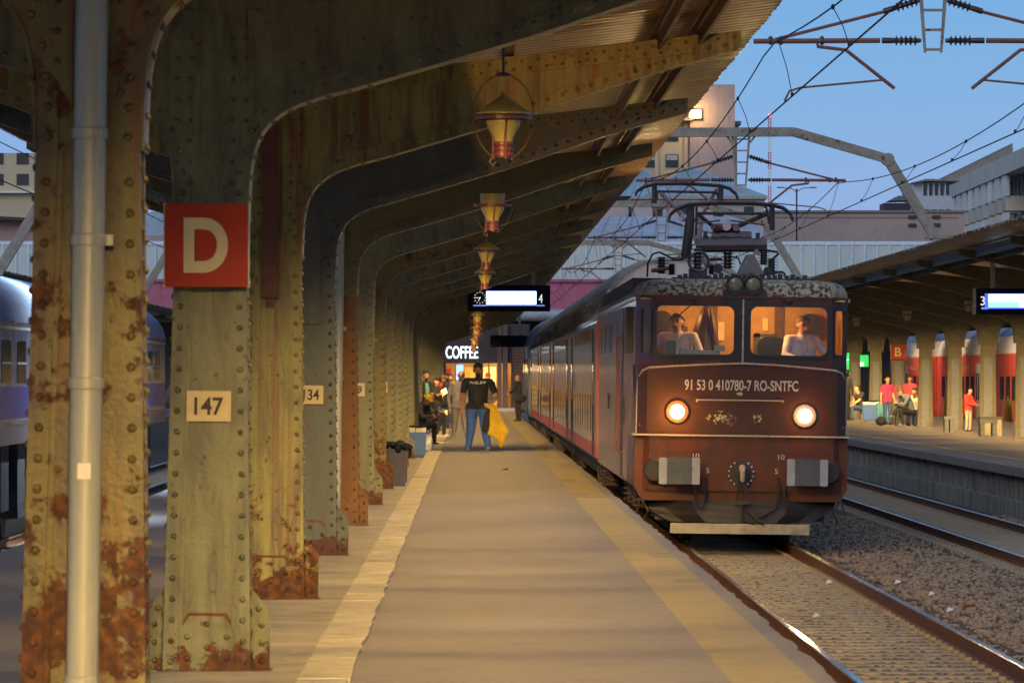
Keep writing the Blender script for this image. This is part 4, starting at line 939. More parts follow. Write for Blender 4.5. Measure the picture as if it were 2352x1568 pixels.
# ================================================================ double deck coaches
m_silver = M('silver coach side', (.55, .49, .44), (.45, .40, .36), rough=.24, metal=.15, scale=1.5, st=(1, 1, .3), bump=.03, dirt=.4, coat=.3)
m_cred = M('coach red', (.50, .055, .012), (.40, .045, .01), rough=.35, bump=.03, dirt=.3)
m_croof = M('coach roof grey', (.30, .30, .28), (.22, .22, .2), rough=.45, dirt=.4)
m_cwin = M('dark coach window', (.02, .02, .024), rough=.08, bump=0)
m_cslope = M('coach slope panel', (.11, .075, .055), (.08, .055, .04), rough=.35)
def profile(hw_, zb, zs, zt, flat=.45):
    p = [(-hw_ * .97, zb), (-hw_, zb + .15), (-hw_, zs), (-hw_ * .86, zs + (zt - zs) * .52), (-hw_ * .70, zs + (zt - zs) * .80), (-hw_ * flat, zs + (zt - zs) * .95), (0, zt)]
    return p + [(-x, z) for x, z in p[-2::-1]]
def coach(Y0, L_, cx, label, ms, hw_=1.48, zb=.05, zs=2.62, zt=3.82, group='coaches of the train at platform four', name='passenger_coach', wz=((2.30, 2.56), (.57, 1.27)), slope=True, stripe=True):
    t = thing(name, (cx, Y0, -.73), label, 'train coach', group)
    pr = profile(hw_, zb, zs, zt); q = MB(); q.prism([(cx + x, z) for x, z in pr], 'Y', Y0 + .25, Y0 + L_ - .25); q.build('body', ms[0], t)
    q = MB(); rp = [(x * 1.004, z + .006) for x, z in pr[3:-3]] ; rp2 = rp + [(x * .9, z - .04) for x, z in rp[::-1]]
    q.prism([(cx + x, z) for x, z in rp2], 'Y', Y0 + .15, Y0 + L_ - .15); q.build('roof', ms[2], t, smooth=True)
    for s in (-1, 1):
        X = cx + s * hw_; xa, xb = sorted((X - s * .01, X + s * .006))
        if stripe: q = MB(); q.box(xa, xb, Y0 + .27, Y0 + L_ - .27, zb + .08, zb + .34); q.build('red_stripe', ms[1], t)
        if s > 0 and cx < 10: continue
        xa, xb = sorted((X - s * .01, X + s * .009))
        for (z0, z1) in wz:
            for k in range(7):
                y = Y0 + 5.2 + k * 2.35
                q = MB(); q.prism(rr(y, y + 1.7, z0, z1, .1, 2), 'X', xa, xb); q.build('window', m_cwin, t)
        for y in (Y0 + 2.3, Y0 + L_ - 3.6):
            q = MB(); q.box(xa - .004, xb + .004, y - .05, y, zb + .1, zs - .1); q.box(xa - .004, xb + .004, y + 1.3, y + 1.35, zb + .1, zs - .1); q.box(xa - .004, xb + .004, y + .63, y + .67, zb + .1, zs - .1)
            q.build('door_seal', m_cwin, t)
            q = MB(); q.prism(rr(y + .15, y + .55, 1.1, 1.95, .08, 2), 'X', xa - .003, xb + .003); q.prism(rr(y + .75, y + 1.15, 1.1, 1.95, .08, 2), 'X', xa - .003, xb + .003); q.build('door_window', m_cwin, t)
        if slope:
            nrm = Vector((s * .9, 0, .25)); p1 = (cx + s * hw_ * .995, zs + .05); p2 = (cx + s * hw_ * .875, zs + .56)
            q = MB(); q.add([(p1[0] + s * .006, Y0 + .5, p1[1]), (p1[0] + s * .006, Y0 + L_ - .5, p1[1]), (p2[0] + s * .012, Y0 + L_ - .5, p2[1]), (p2[0] + s * .012, Y0 + .5, p2[1])], [(0, 1, 2, 3)]); q.build('slope_panel', m_cslope, t)
            for k in range(6):
                y = Y0 + 3.9 + k * 3.2; a = .12; b = .88
                q = MB(); q.add([(p1[0] + (p2[0] - p1[0]) * f_ + s * .018, yy, p1[1] + (p2[1] - p1[1]) * f_) for f_, yy in ((a, y), (a, y + 2.6), (b, y + 2.6), (b, y))], [(0, 1, 2, 3)]); q.build('upper_window', m_cwin, t)
    for s in (-1, 1):
        for e_ in (0, 1):
            yy = Y0 + .06 if e_ == 0 else Y0 + L_ - .25; q = MB(); q.prism([(cx + s * (hw_ - .45), zb + .1), (cx + s * (hw_ + .004), zb + .1), (cx + s * (hw_ + .004), zs), (cx + s * hw_ * .87, zs + .5), (cx + s * (hw_ - .5), zs + .7)], 'Y', yy, yy + .19); q.build('corner_frame', ms[1], t)
    q = MB(); q.box(cx - hw_ * .9, cx + hw_ * .9, Y0 + 1, Y0 + L_ - 1, zb - .28, zb + .04); q.box(cx - .9, cx + .9, Y0 + 8, Y0 + L_ - 8, zb - .6, zb); q.build('underframe', m_soot, t)
    for y in (Y0 + 2.6, Y0 + 5.0, Y0 + L_ - 5.0, Y0 + L_ - 2.6):
        for s in (-1, 1):
            q = MB(); q.lathe([(.46, 0), (.46, .13), (.2, .13)], (cx + s * .80, y, -.27), (-s, 0, 0), 20); q.build('wheel', m_soot, t)
            q = MB(); q.box(min(cx + s * 1.0, cx + s * 1.35), max(cx + s * 1.0, cx + s * 1.35), y - .25, y + .25, -.42, -.1); q.build('axle_box', m_soot, t)
    return t
c0 = coach(95.8, 26.6, LX0, 'silver and red double-deck coach coupled directly behind the brown locomotive', (m_silver, m_cred, m_croof))
for k, lb in ((1, 'second silver and red double-deck coach of the train beside the platform'), (2, 'third silver and red double-deck coach of the train beside the platform'), (3, 'farthest silver and red double-deck coach, next to the blue vehicle')):
    copy_tree(c0, loc=(LX0, 95.8 + 26.8 * k, -.73), label=lb)
m_blue = M('teal blue loco paint', (.03, .13, .25), (.03, .09, .22), rough=.3)
t = coach(203.2, 18, LX0, 'teal blue rail vehicle at the far end of the silver train', (m_blue, m_blue, m_croof), name='rail_vehicle', wz=((1.7, 2.3),), slope=False, stripe=False, zs=2.9, zt=3.9, hw_=1.54); 
# red train behind the right platform
m_rred = M('bright train red', (.66, .06, .03), (.55, .05, .025), rough=.35, dirt=.25); m_rwhite = M('train white band', (.60, .57, .50), (.5, .47, .42), rough=.4, dirt=.2); m_rroof = M('train blue roof', (.05, .09, .16), rough=.4)
def redunit(Y0, L_, label):
    cx = 21.1; t = thing('red_railcar', (cx, Y0, -.73), label, 'railcar', 'red railcars behind the right platform'); hw_ = 1.46
    q = MB(); q.prism([(cx - hw_, -.45), (cx + hw_, -.45), (cx + hw_, 2.45), (cx - hw_, 2.45)], 'Y', Y0, Y0 + L_); q.build('body', m_rred, t)
    q = MB(); q.prism([(cx - hw_, 2.45), (cx - hw_ * .97, 2.75), (cx - hw_ * .86, 3.1), (cx + hw_ * .86, 3.1), (cx + hw_, 2.45)], 'Y', Y0, Y0 + L_); q.build('white_band', m_rwhite, t)
    q = MB(); q.prism([(cx - hw_ * .86, 3.1), (cx - hw_ * .6, 3.45), (cx + hw_ * .6, 3.45), (cx + hw_ * .86, 3.1)], 'Y', Y0 + .1, Y0 + L_ - .1); q.build('roof', m_rroof, t)
    X = cx - hw_
    k = 0; y = Y0 + 1.5
    while y < Y0 + L_ - 2:
        q = MB(); 
        if k % 4 == 2:
            q.box(X - .01, X + .01, y - .1, y + 1.4, -.25, 2.1); q.build('door', M('railcar cream door', (.55, .46, .33)) if 'railcar cream door' not in bpy.data.materials else bpy.data.materials['railcar cream door'], t)
            q = MB(); q.box(X - .016, X + .01, y + .1, y + .5, .7, 1.75); q.box(X - .016, X + .01, y + .8, y + 1.2, .7, 1.75); q.build('door_window', m_cwin, t)
        else: q.prism(rr(y, y + 1.3, .75, 1.62, .1, 2), 'X', X - .012, X + .01); q.build('window', m_cwin, t)
        y += 2.1; k += 1
    for y in (Y0 + 3, Y0 + L_ - 5):
        q = MB(); 
        for k in range(26):
            yy = y + rnd.uniform(-.9, 1.9); q.add([(X - .014, yy, -.35 + rnd.random() * .2), (X - .014, yy + rnd.uniform(.05, .22), -.35), (X - .014, yy + rnd.uniform(.05, .3), rnd.uniform(.4, .95)), (X - .014, yy - .05, rnd.uniform(.3, .9))], [(0, 1, 2, 3)])
        q.build('yellow_graffiti', M('yellow spray', (.62, .58, .03)) if 'yellow spray' not in bpy.data.materials else bpy.data.materials['yellow spray'], t)
    text('interregional', (X - .016, Y0 + L_ * .5, 1.95), 5.0, .30, M('pale red lettering', (.62, .3, .25)) if 'pale red lettering' not in bpy.data.materials else bpy.data.materials['pale red lettering'], t, right=(0, -1, 0))
redunit(172, 23.5, 'nearest red railcar with a white upper band behind the right platform'); redunit(196, 24, 'middle red railcar behind the lettered B sign'); redunit(220.5, 24, 'farthest red railcar behind the right platform')
# blue coaches at the left
m_bblue = M('glossy blue coach paint', (.05, .10, .62), (.04, .07, .45), rough=.3, scale=2, st=(3, 3, .2), bump=.05, coat=.1); m_bsil = M('blue grey coach paint', (.40, .47, .66), (.30, .37, .55), rough=.2, dirt=.3, coat=.4); m_broof = M('blue coach roof', (.17, .22, .34), (.11, .15, .26), rough=.85, scale=.8, dirt=.3)
m_bsill = M('silver coach sill', (.34, .34, .36), (.25, .25, .27), rough=.3)
def bcoach(Y0, label, L_=26.0):
    cx, hw_ = -7.60, 1.43; t = thing('blue_coach', (cx, Y0, -.73), label, 'train coach', 'blue coaches on the left track'); X = cx + hw_
    q = MB(); q.box(cx - hw_, X, Y0, Y0 + L_, .98, 2.02 + .38); q.build('body', m_bsil, t)
    q = MB(); q.box(cx - hw_ + .01, X - .01, Y0 + .01, Y0 + L_ - .01, .72, .98); q.build('sill', m_bsill, t)
    q = MB(); q.box(X - .01, X + .007, Y0 + .02, Y0 + L_ - .02, 1.06, 1.50); q.build('blue_band', m_bblue, t)
    q = MB(); q.box(X - .01, X + .010, Y0 + .02, Y0 + L_ - .02, 1.035, 1.06); q.box(X - .01, X + .010, Y0 + .02, Y0 + L_ - .02, 2.27, 2.31); q.build('yellow_line', M('coach yellow line', (.6, .5, .22)) if 'coach yellow line' not in bpy.data.materials else bpy.data.materials['coach yellow line'], t)
    pr = [(-hw_ - .02, 2.37)] + [(-hw_ * math.cos(R(a)) * 1.0, 2.40 + .80 * math.sin(R(a))) for a in range(8, 173, 12)] + [(hw_ + .02, 2.37)]
    q = MB(); q.prism([(cx + x, z) for x, z in pr], 'Y', Y0 - .05, Y0 + L_ + .05); q.build('roof', m_broof, t, smooth=True)
    for k in range(10):
        y = Y0 + 1.6 + k * 2.35
        q = MB(); q.prism(rr(y, y + 1.35, 1.55, 2.12, .07, 2), 'X', X - .01, X + .008); wn = q.build('window', m_cwin, t)
        q = MB(); q.box(X, X + .014, y, y + 1.35, 1.80, 1.83); q.build('window_bar', m_white, wn)
    for y in (Y0 + 3, Y0 + 5.5, Y0 + L_ - 5.5, Y0 + L_ - 3):
        q = MB(); q.lathe([(.46, 0), (.46, .13), (.2, .13)], (cx + .80, y, -.27), (-1, 0, 0), 20); q.build('wheel', m_soot, t)
    q = MB(); q.box(cx - .9, cx + .9, Y0 + 1, Y0 + L_ - 1, .2, .72)
    for k in range(9): q.box(cx + .7, cx + 1.25, Y0 + 2 + k * 2.6, Y0 + 3.2 + k * 2.6, -.2 - .15 * (k % 2), .72)
    q.build('underframe', m_soot, t)
bcoach(26.6, 'nearest blue coach seen at the left edge of the picture'); bcoach(53.0, 'middle blue coach, glimpsed left of the nearest column'); bcoach(79.4, 'farthest blue coach, its rounded roof end showing beside the D sign')

# ================================================================ catenary
def gantry(Y, left_leg=True):
    s_ = Y / 104.5
    t = thing('catenary_gantry', (5.4, Y, 6.5), '', 'gantry', 'catenary gantries'); O = Y
    q = MB()
    def bar(pts, w1=.09): 
        for a, b in zip(pts, pts[1:]):
            a, b = Vector(a), Vector(b); d = (b - a).normalized(); n_ = Vector((-d.z, 0, d.x)) * w1
            vs = [a + n_ + Vector((0, .1, 0)), a - n_ + Vector((0, .1, 0)), a - n_ - Vector((0, .1, 0)), a + n_ - Vector((0, .1, 0)), b + n_ + Vector((0, .1, 0)), b - n_ + Vector((0, .1, 0)), b - n_ - Vector((0, .1, 0)), b + n_ - Vector((0, .1, 0))]
            q.add(vs, [(0, 1, 2, 3), (7, 6, 5, 4), (0, 4, 5, 1), (1, 5, 6, 2), (2, 6, 7, 3), (3, 7, 4, 0)])
    bar([(-8.0, Y, 6.1), (-6.4, Y, 6.45), (6.45, Y, 6.52), (8.34, Y, 5.98)]); q.build('beam', m_gantry, t)
    q = MB(); bar([(8.34, Y, 5.98), (9.30, Y, 4.40)], .10); q.box(9.1, 9.75, Y - .2, Y + .2, 4.38, 4.44); q.lathe([(.13, -.12), (.13, .12)], (8.34, Y, 5.97), (0, 1, 0), 12); q.build('leg', m_gantry, t)
    q = MB(); bar([(-8.0, Y, 6.1), (-11.7, Y, .0)], .10); q.build('leg', m_gantry, t)
    q = MB()
    for s in (-1, 1): q.box(5.4 + s * .17 - .025, 5.4 + s * .17 + .025, Y - .03, Y + .03, 5.42, 6.46); 
    q.v[:] = [(x if z > 6 else 5.4 + (x - 5.4) * .55, y, z) for x, y, z in q.v]
    for k in range(5): z = 5.44 + k * .23; w_ = .09 + .07 * (z - 5.42) / 1.04; q.box(5.4 - w_, 5.4 + w_, Y - .02, Y + .02, z, z + .03)
    for s in (-1, 1): q.tube([(5.4 + s * .18, Y, 6.30), (5.4 + s * .30, Y, 6.46)], .02, 5)
    q.build('hanger_strut', m_gantry, t)
    for s in (-1, 1):
        def X(v): return 5.4 + s * v
        q = MB(); q.tube([(X(.62), Y, 5.56), (X(2.1), Y, 5.55)], .03, 8); q.build('bracket_tube', m_tube, t)
        q = MB(); pr = [(.02, 0), (.028, .02)]
        for k in range(5): pr += [(.028, .05 + k * .055), (.065, .07 + k * .055), (.03, .085 + k * .055)]
        pr += [(.035, .36), (.035, .46)]
        q.lathe(pr, (X(.14), Y, 5.56), (s, 0, 0), 14); q.build('insulator', m_insul, t, smooth=True)
        q = MB(); q.lathe(pr, (X(.14), Y, 6.04), (s, 0, -.32), 14); q.build('insulator', m_insul, t, smooth=True)
        q = MB(); q.tube([(X(.56), Y, 5.90), (X(1.85), Y, 5.57)], .02, 7); q.build('stay_tube', m_tube, t)
        q = MB(); q.tube([(X(1.35), Y, 5.53), (X(1.35), Y, 5.49), (X(1.02), Y, 5.45), (X(.45), Y, 5.0)], .022, 7); q.build('registration_arm', m_tube, t)
        q = MB(); q.tube([(X(.58), Y, 5.10), (X(1.55), Y, 5.01), (X(1.68), Y, 4.97), (X(1.74), Y, 4.85)], .014, 6); q.build('steady_arm', m_tube, t)
        q = MB()
        for v in (1.9, 1.78, 1.3): q.ell((X(v), Y, 5.56), (.035, .035, .055), 8, 6)
        q.build('clamp', m_insul, t)
    return t
g1 = gantry(61.0); g1['label'] = 'nearest catenary gantry, its insulators and tubes across the top right sky'
for Y, lb in ((104.5, 'catenary gantry with its bent grey beam spanning above the locomotive'), (148, 'third catenary gantry standing behind the pantographs'), (191.5, 'farthest catenary gantry in front of the white cladding')):
    copy_tree(g1, loc=(5.4, Y, 6.5), label=lb)
def wireset(xc, xm, lb, ys):
    t = thing('contact_wire', (xc, 20, 4.83), lb + ', with its droppers', 'overhead wire', 'overhead wires'); q = MB()
    q.tube([(xc, 20, 4.83), (xc, 250, 4.83)], .010, 5); q.build('wire', m_wire, t)
    q = MB(); pts = []; m_z = lambda y: 5.52 - .42 * (1 - ((((y - 61) % 43.5) / 43.5 - .5) * 2) ** 2)
    for i in range(93): y = 20 + 2.5 * i; pts.append((xm + (xc - xm) * .0, y, m_z(y)))
    q.tube(pts, .009, 5); q.build('messenger_wire', m_wire, t)
    for k in range(25):
        y = 23.5 + 9.0 * k; q = MB(); q.tube([(xm, y, m_z(y)), (xc * .5 + xm * .5 + .02, y, (4.83 + m_z(y)) / 2), (xc, y, 4.83)], .005, 4); q.ell((xc, y, 4.85), (.02, .04, .03), 6, 4); q.ell((xm, y, m_z(y)), (.02, .03, .03), 6, 4); q.build('dropper', m_wire, t)
wireset(3.66, 3.50, 'contact wire above the near track', None); wireset(7.14, 7.35, 'contact wire above the second track', None)
t = thing('contact_wire', (-7.6, 60, 4.8), 'contact wire above the blue coaches at the left', 'overhead wire', 'overhead wires'); q = MB(); q.tube([(-7.6, 60, 4.8), (-7.6, 250, 4.8)], .011, 5); q.build('wire', m_wire, t); q = MB(); q.tube([(-7.6, 60, 5.4), (-7.4, 250, 5.4)], .009, 5); q.build('messenger_wire', m_wire, t)

# ================================================================ background
def zz(y, Y): return P(1176, y, Y).z
def xx(x, Y): return P(x, 784, Y).x
m_clad = M('pale green-white cladding', (.52, .58, .53), (.43, .49, .46), rough=.4, scale=.35, st=(1.2, 1, .5), bump=.02, dirt=.15); m_pink = M('pink cladding', (.42, .10, .17), (.34, .08, .14), rough=.5, scale=.8, dirt=.2); m_crib = M('white rib', (.62, .74, .85), rough=.4, bump=0)
Yc = 262; t = thing('station_concourse', (3, Yc, 0), 'station concourse front with pale ribbed cladding over a pink band', 'building')
z1, z2, z3 = zz(556, Yc), zz(642, Yc), zz(708, Yc)
q = MB(); q.box(-34, 46, Yc, Yc + 3, z2, z1); q.build('pale_cladding', m_clad, t)
q = MB(); q.box(-34, 46, Yc - .06, Yc, z1 - .14, z1 + .04); k = 0
x = -33.6
while x < 46: q.box(x - .035, x + .035, Yc - .09, Yc, z2, z1 - .14); x += .635
q.build('rib', m_crib, t)
q = MB(); q.box(-34, 46, Yc - .02, Yc + 3, z3, z2); q.box(-34, 46, Yc - .18, Yc - .02, z2 - .12, z2 + .02); q.box(-34, 46, Yc - .22, Yc - .02, z3 - .05, z3 + .14)
x = -33.6
while x < 46: q.box(x - .012, x + .012, Yc - .04, Yc - .02, z3, z2); x += .95
q.build('pink_band', m_pink, t)
q = MB(); q.box(-34, 46, Yc + 1.0, Yc + 1.5, -.2, z3 - .05); q.build('dark_opening', M('dark concourse opening', (.05, .038, .034), (.035, .028, .026), rough=.8), t)  # near-black sheet paints in the dark hall opening below the band
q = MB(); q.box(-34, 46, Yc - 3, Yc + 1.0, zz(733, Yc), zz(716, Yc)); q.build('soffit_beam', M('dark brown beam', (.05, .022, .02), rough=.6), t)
q = MB(); q.lathe([(.28, 0), (.28, 26)], (.5, Yc - 4, zz(727, Yc)), (1, 0, 0), 16); q.build('roof_duct', M('worn silver duct', (.32, .38, .42), (.22, .2, .2), rough=.5, scale=2, rust=.2), t, smooth=True)
# coffee kiosk
Yk = 250
kio = thing('coffee_kiosk', (xx(1090, Yk), Yk, 0), 'dark coffee kiosk with a lit COFFEE sign at the platform end', 'kiosk')
X0, X1 = xx(985, Yk), xx(1216, Yk); zt, zo, zb_ = zz(744, Yk), zz(834, Yk), zz(940, Yk)
m_kd = M('kiosk black brown', (.030, .018, .020), (.022, .014, .015), rough=.5)
q = MB(); q.box(X0, X1, Yk, Yk + .4, zo, zt); q.build('fascia', m_kd, kio)
q = MB(); q.box(X0, X1, Yk + 3.5, Yk + 3.6, 0, zt); q.box(X0, X1, Yk + .4, Yk + 3.5, zo, zo + .1); q.box(X0 - .1, X0, Yk, Yk + 3.6, 0, zt); q.box(xx(1178, Yk), xx(1180, Yk), Yk + .2, Yk + 3.6, 0, zo); q.build('inner_wall', M('kiosk warm wall', (.50, .33, .13), (.40, .24, .09), rough=.7, scale=.8), kio)
sl = MB()
for k in range(20): z = zb_ + k * (zz(795, Yk) - zb_) / 20; sl.box(xx(1177, Yk), xx(1216, Yk), Yk - .08, Yk - .02, z + .02, z + .14)
sl.build('slatted_wall', M('brown slats', (.13, .06, .035), (.09, .045, .03), rough=.6), kio)
q = MB(); q.box(xx(1176, Yk), X1, Yk - .02, Yk + .1, 0, zz(790, Yk)); q.build('panel', m_kd, kio)
for a, b, m_ in ((1094, 1098, 1), (1100, 1109, 1), (1122, 1124, 1), (1142, 1152, 0), (1154, 1166, 0), (1000, 1024, 1), (1174, 1178, 1), (1046, 1047, 1)):
    q = MB(); q.box(xx(a, Yk), xx(b, Yk), Yk - (.5 if m_ == 0 else .02), Yk + .12, 0, zo if m_ else zt); q.build('post', M('brown post', (.10, .05, .04), rough=.5) if m_ == 0 else m_kd, kio)
for a, b, c, d, m_, nm in ((1048, 1064, 838, 872, E('blue screen', (.25, .5, 1), 2.2), 'screen'), (1025, 1036, 846, 868, M('red poster', (.5, .06, .03)), 'poster'), (1067, 1093, 842, 905, M('yellow wall panel', (.72, .55, .16)), 'wall_panel'), (1080, 1092, 850, 900, E('glowing amber wall', (1, .55, .12), .9), 'glowing_wall'), (1110, 1121, 842, 930, E('glowing amber wall ', (1, .55, .15), 1.0), 'glowing_wall'), (1126, 1140, 842, 930, E('glowing cream wall', (1, .72, .28), .9), 'glowing_wall'), (1157, 1166, 862, 892, M('framed picture', (.45, .16, .05)), 'picture')):  # amber and cream sheets glow in place of lamp-lit wall
    q = MB(); yy = Yk + 3.35 if 'screen' not in nm else Yk + 1.0; q.box(xx(a, Yk), xx(b, Yk), yy, yy + .1, zz(d, Yk), zz(c, Yk)); q.build(nm, m_, kio)
for a in (1128, 1152, 1166):
    xk = xx(a, Yk); ch = thing('kiosk_chair', (xk, Yk + 1, .3), 'small yellow slatted chair inside the coffee kiosk, %s of three' % {1128: 'leftmost', 1152: 'middle one', 1166: 'rightmost'}[a], 'chair', 'chairs in the kiosk'); q = MB()
    for k in range(5): q.box(xk - .2 + k * .09, xk - .17 + k * .09, Yk + 1, Yk + 1.03, .5, .95)
    q.box(xk - .22, xk + .22, Yk + 1, Yk + 1.04, .93, 1.0); q.build('backrest', M('chair amber', (.6, .35, .08)), ch); q = MB(); q.box(xk - .22, xk + .22, Yk + .95, Yk + 1.4, .45, .5); q.build('seat', bpy.data.materials['chair amber'], ch)
    for sx in (-.19, .19):
        for sy in (.98, 1.36): q = MB(); q.box(xk + sx - .015, xk + sx + .015, Yk + sy - .015, Yk + sy + .015, 0.02, .45); q.build('leg', bpy.data.materials['chair amber'], ch)
text('COFFEE', ((xx(1024, Yk) + xx(1098, Yk)) / 2, Yk - .03, zz(809, Yk)), xx(1098, Yk) - xx(1024, Yk), zz(795, Yk) - zz(823, Yk), E('lit white letters', (.85, 1, .98), 2.6), kio, bold=.006, depth=.05)
light('kiosk_lamp', 'POINT', (xx(1060, Yk), Yk + 2, zo - .25), 55, (1, .6, .25), .2); light('kiosk_lamp', 'POINT', (xx(1145, Yk), Yk + 2, zo - .25), 75, (1, .68, .28), .2)
q = MB(); q.box(xx(1105, 246), xx(1190, 246), 243, 262, -.3, .12); tag(q.build('step', M('grey step', (.26, .25, .25), (.2, .19, .19), rough=.8)), 'low grey concrete step in front of the coffee kiosk', 'step')
# green pharmacy-like sign
t = thing('green_shop_sign', (xx(1950, 258), 258, 3), 'bright green lit sign with white letters beyond the right platform', 'sign')
q = MB(); q.box(xx(1930, 258), xx(1995, 258), 258, 258.2, zz(842, 258), zz(815, 258)); q.build('sign_panel', E('green glow', (.06, .75, .12), .55), t)
q = MB(); q.lathe([(.42, 0), (.42, .05)], (xx(1945, 258), 257.9, zz(829, 258)), (0, 1, 0), 24); q.build('round_logo', E('bright green', (.02, .9, .1), 1.2), t); text('h', (xx(1948, 258), 257.85, zz(828, 258)), .28, .42, E('sign white', (1, 1, 1), 1.8), t)
q = MB(); q.box(xx(1970, 258), xx(1983, 258), 257.88, 258, zz(840, 258), zz(832, 258)); q.build('lit_strip', E('sign white2', (.85, .95, 1), 2), t)
# flat beige hall behind
Yb = 320; m_beige = M('beige render', (.38, .29, .25), (.32, .25, .21), rough=.85, scale=.25, bump=.05, dirt=.25)
t = thing('beige_hall', (xx(2000, Yb), Yb, 5), 'long flat beige building with four dark vents behind the concourse', 'building')
q = MB(); q.box(xx(1757, Yb), xx(2216, Yb), Yb, Yb + 30, -1, zz(487, Yb)); q.build('wall', m_beige, t)
q = MB(); q.box(xx(1755, Yb), xx(2218, Yb), Yb - .15, Yb + 30, zz(488, Yb), zz(483, Yb)); q.box(xx(1780, Yb), xx(2200, Yb), Yb - .05, Yb, zz(500, Yb), zz(498.5, Yb)); q.build('parapet', M('parapet', (.22, .17, .16)), t)
for x, y in ((2095, 498), (2095, 517), (2150, 498), (2150, 516)):
    q = MB(); q.prism(rr(xx(x - 9, Yb), xx(x + 10, Yb), zz(y + 4, Yb), zz(y - 3.5, Yb), .05), 'Y', Yb - .12, Yb); q.build('vent', M('vent dark', (.05, .02, .02)) if 'vent dark' not in bpy.data.materials else bpy.data.materials['vent dark'], t)
# classical hall with green-blue hipped roofs
Yh = 300; t = thing('classical_hall', (xx(1600, Yh), Yh, 5), 'old station hall with weathered blue-green hipped roofs', 'building'); m_cop = M('weathered copper roof', (.21, .36, .42), (.24, .24, .26), rough=.7, scale=.5, st=(1.5, 1, .6), bump=.1, rust=.24, rustc=(.16, .11, .10), rust2=(.2, .13, .11), rscale=.6)
def hip(x0, x1, yb, ya, D, dep, xa0, xa1, nm='roof'):
    a, b, A, B = xx(x0, D), xx(x1, D), xx(xa0, D), xx(xa1, D); z0, z1 = zz(yb, D), zz(ya, D); q = MB()
    q.add([(a, D, z0), (b, D, z0), (b, D + dep, z0), (a, D + dep, z0), (A, D + dep / 2, z1), (B, D + dep / 2, z1)], [(0, 1, 5, 4), (1, 2, 5), (2, 3, 4, 5), (3, 0, 4), (0, 3, 2, 1)])
    for i in range(1, 9):
        f_ = i / 9; q.tube([(a + (b - a) * f_, D - .02, z0), (A + (B - A) * f_, D + dep / 2 - .05, z1)], .05, 4)
    return q.build(nm, m_cop, t)
hip(1448, 1764, 450, 374, Yh, 12, 1596, 1600); hip(1395, 1560, 450, 376, Yh + 8, 12, 1478, 1484)
q = MB(); q.box(xx(1450, Yh), xx(1763, Yh), Yh, Yh + 12, zz(457, Yh), zz(450, Yh)); q.box(xx(1453, Yh), xx(1757, Yh), Yh + .2, Yh + 12, zz(466, Yh), zz(458, Yh)); q.box(xx(1380, Yh), xx(1440, Yh), Yh + 6, Yh + 10, zz(470, Yh), zz(462, Yh)); q.build('cornice', M('stone cornice', (.42, .35, .30), (.3, .26, .23), rough=.8), t)
q = MB(); q.box(xx(1457, Yh), xx(1755, Yh), Yh + .5, Yh + 12, -1, zz(466, Yh)); q.box(xx(1380, Yh), xx(1450, Yh), Yh + 5, Yh + 11, -1, zz(470, Yh)); q.build('wall', M('pale pink plaster', (.50, .42, .40), (.40, .36, .36), rough=.85, scale=.4), t)
D = 285; q = MB(); a, b = xx(1340, D), xx(1760, D); q.add([(a, D, zz(556, D)), (b, D, zz(556, D)), (b - .3, D + 10, zz(498, D + 10)), (a + 1, D + 10, zz(498, D + 10)), (a, D + 10, 0), (b, D + 10, 0)], [(0, 1, 2, 3), (3, 2, 5, 4)])
for i in range(14): f_ = i / 13; q.tube([(a + (b - a) * f_, D - .02, zz(556, D) + .02), (a + 1 + (b - a - 1.3) * f_, D + 10, zz(498, D + 10) + .03)], .04, 4)
q.build('lower_roof', M('patched blue roof', (.30, .40, .47), (.25, .22, .23), rough=.65, scale=.35, st=(.6, 1, 1), rust=.28, rustc=(.22, .14, .13), rust2=(.2, .13, .12), rscale=.4), t)
for k, x in enumerate((1500, 1560, 1640, 1710)):
    q = MB(); q.box(xx(x, Yh), xx(x + 22, Yh), Yh + .42, Yh + .5, zz(505, Yh), zz(474, Yh)); q.build('window', m_cwin, t)
# tower block with floodlight
Yt = 380; t = thing('tower_block', (xx(1620, Yt), Yt, 5), 'tall concrete and cream block with a lit floodlight on its side, behind the hipped roofs', 'building')
m_conc = M('streaked concrete', (.44, .34, .30), (.33, .26, .24), rough=.85, scale=.12, st=(3, 1, .5), bump=.05, dirt=.35); m_ycr = M('cream facade', (.52, .42, .26), (.45, .37, .24), rough=.85, scale=.3)
q = MB(); q.box(xx(1585, Yt), xx(1688, Yt), Yt, Yt + 14, -1, zz(194, Yt)); q.build('blank_wall', m_conc, t)
q = MB(); q.box(xx(1440, Yt), xx(1585, Yt), Yt + .8, Yt + 14, -1, zz(278, Yt)); q.build('facade', m_ycr, t)
q = MB(); q.box(xx(1500, Yt), xx(1592, Yt), Yt - .3, Yt + 14, zz(277, Yt), zz(270, Yt)); q.box(xx(1688, Yt), xx(1706, Yt), Yt + 2, Yt + 14, zz(283, Yt), zz(275, Yt)); q.build('cornice', M('tower cornice', (.28, .2, .18)), t)
q = MB(); q.box(xx(1688, Yt), xx(1698, Yt), Yt + 3, Yt + 14, -1, zz(283, Yt)); q.build('rear_wall', m_ycr, t)
for x in (1573, 1505): q = MB(); q.box(xx(x, Yt), xx(x + 8, Yt), Yt + .5, Yt + .8, -1, zz(279, Yt)); q.build('pilaster', m_ycr, t)
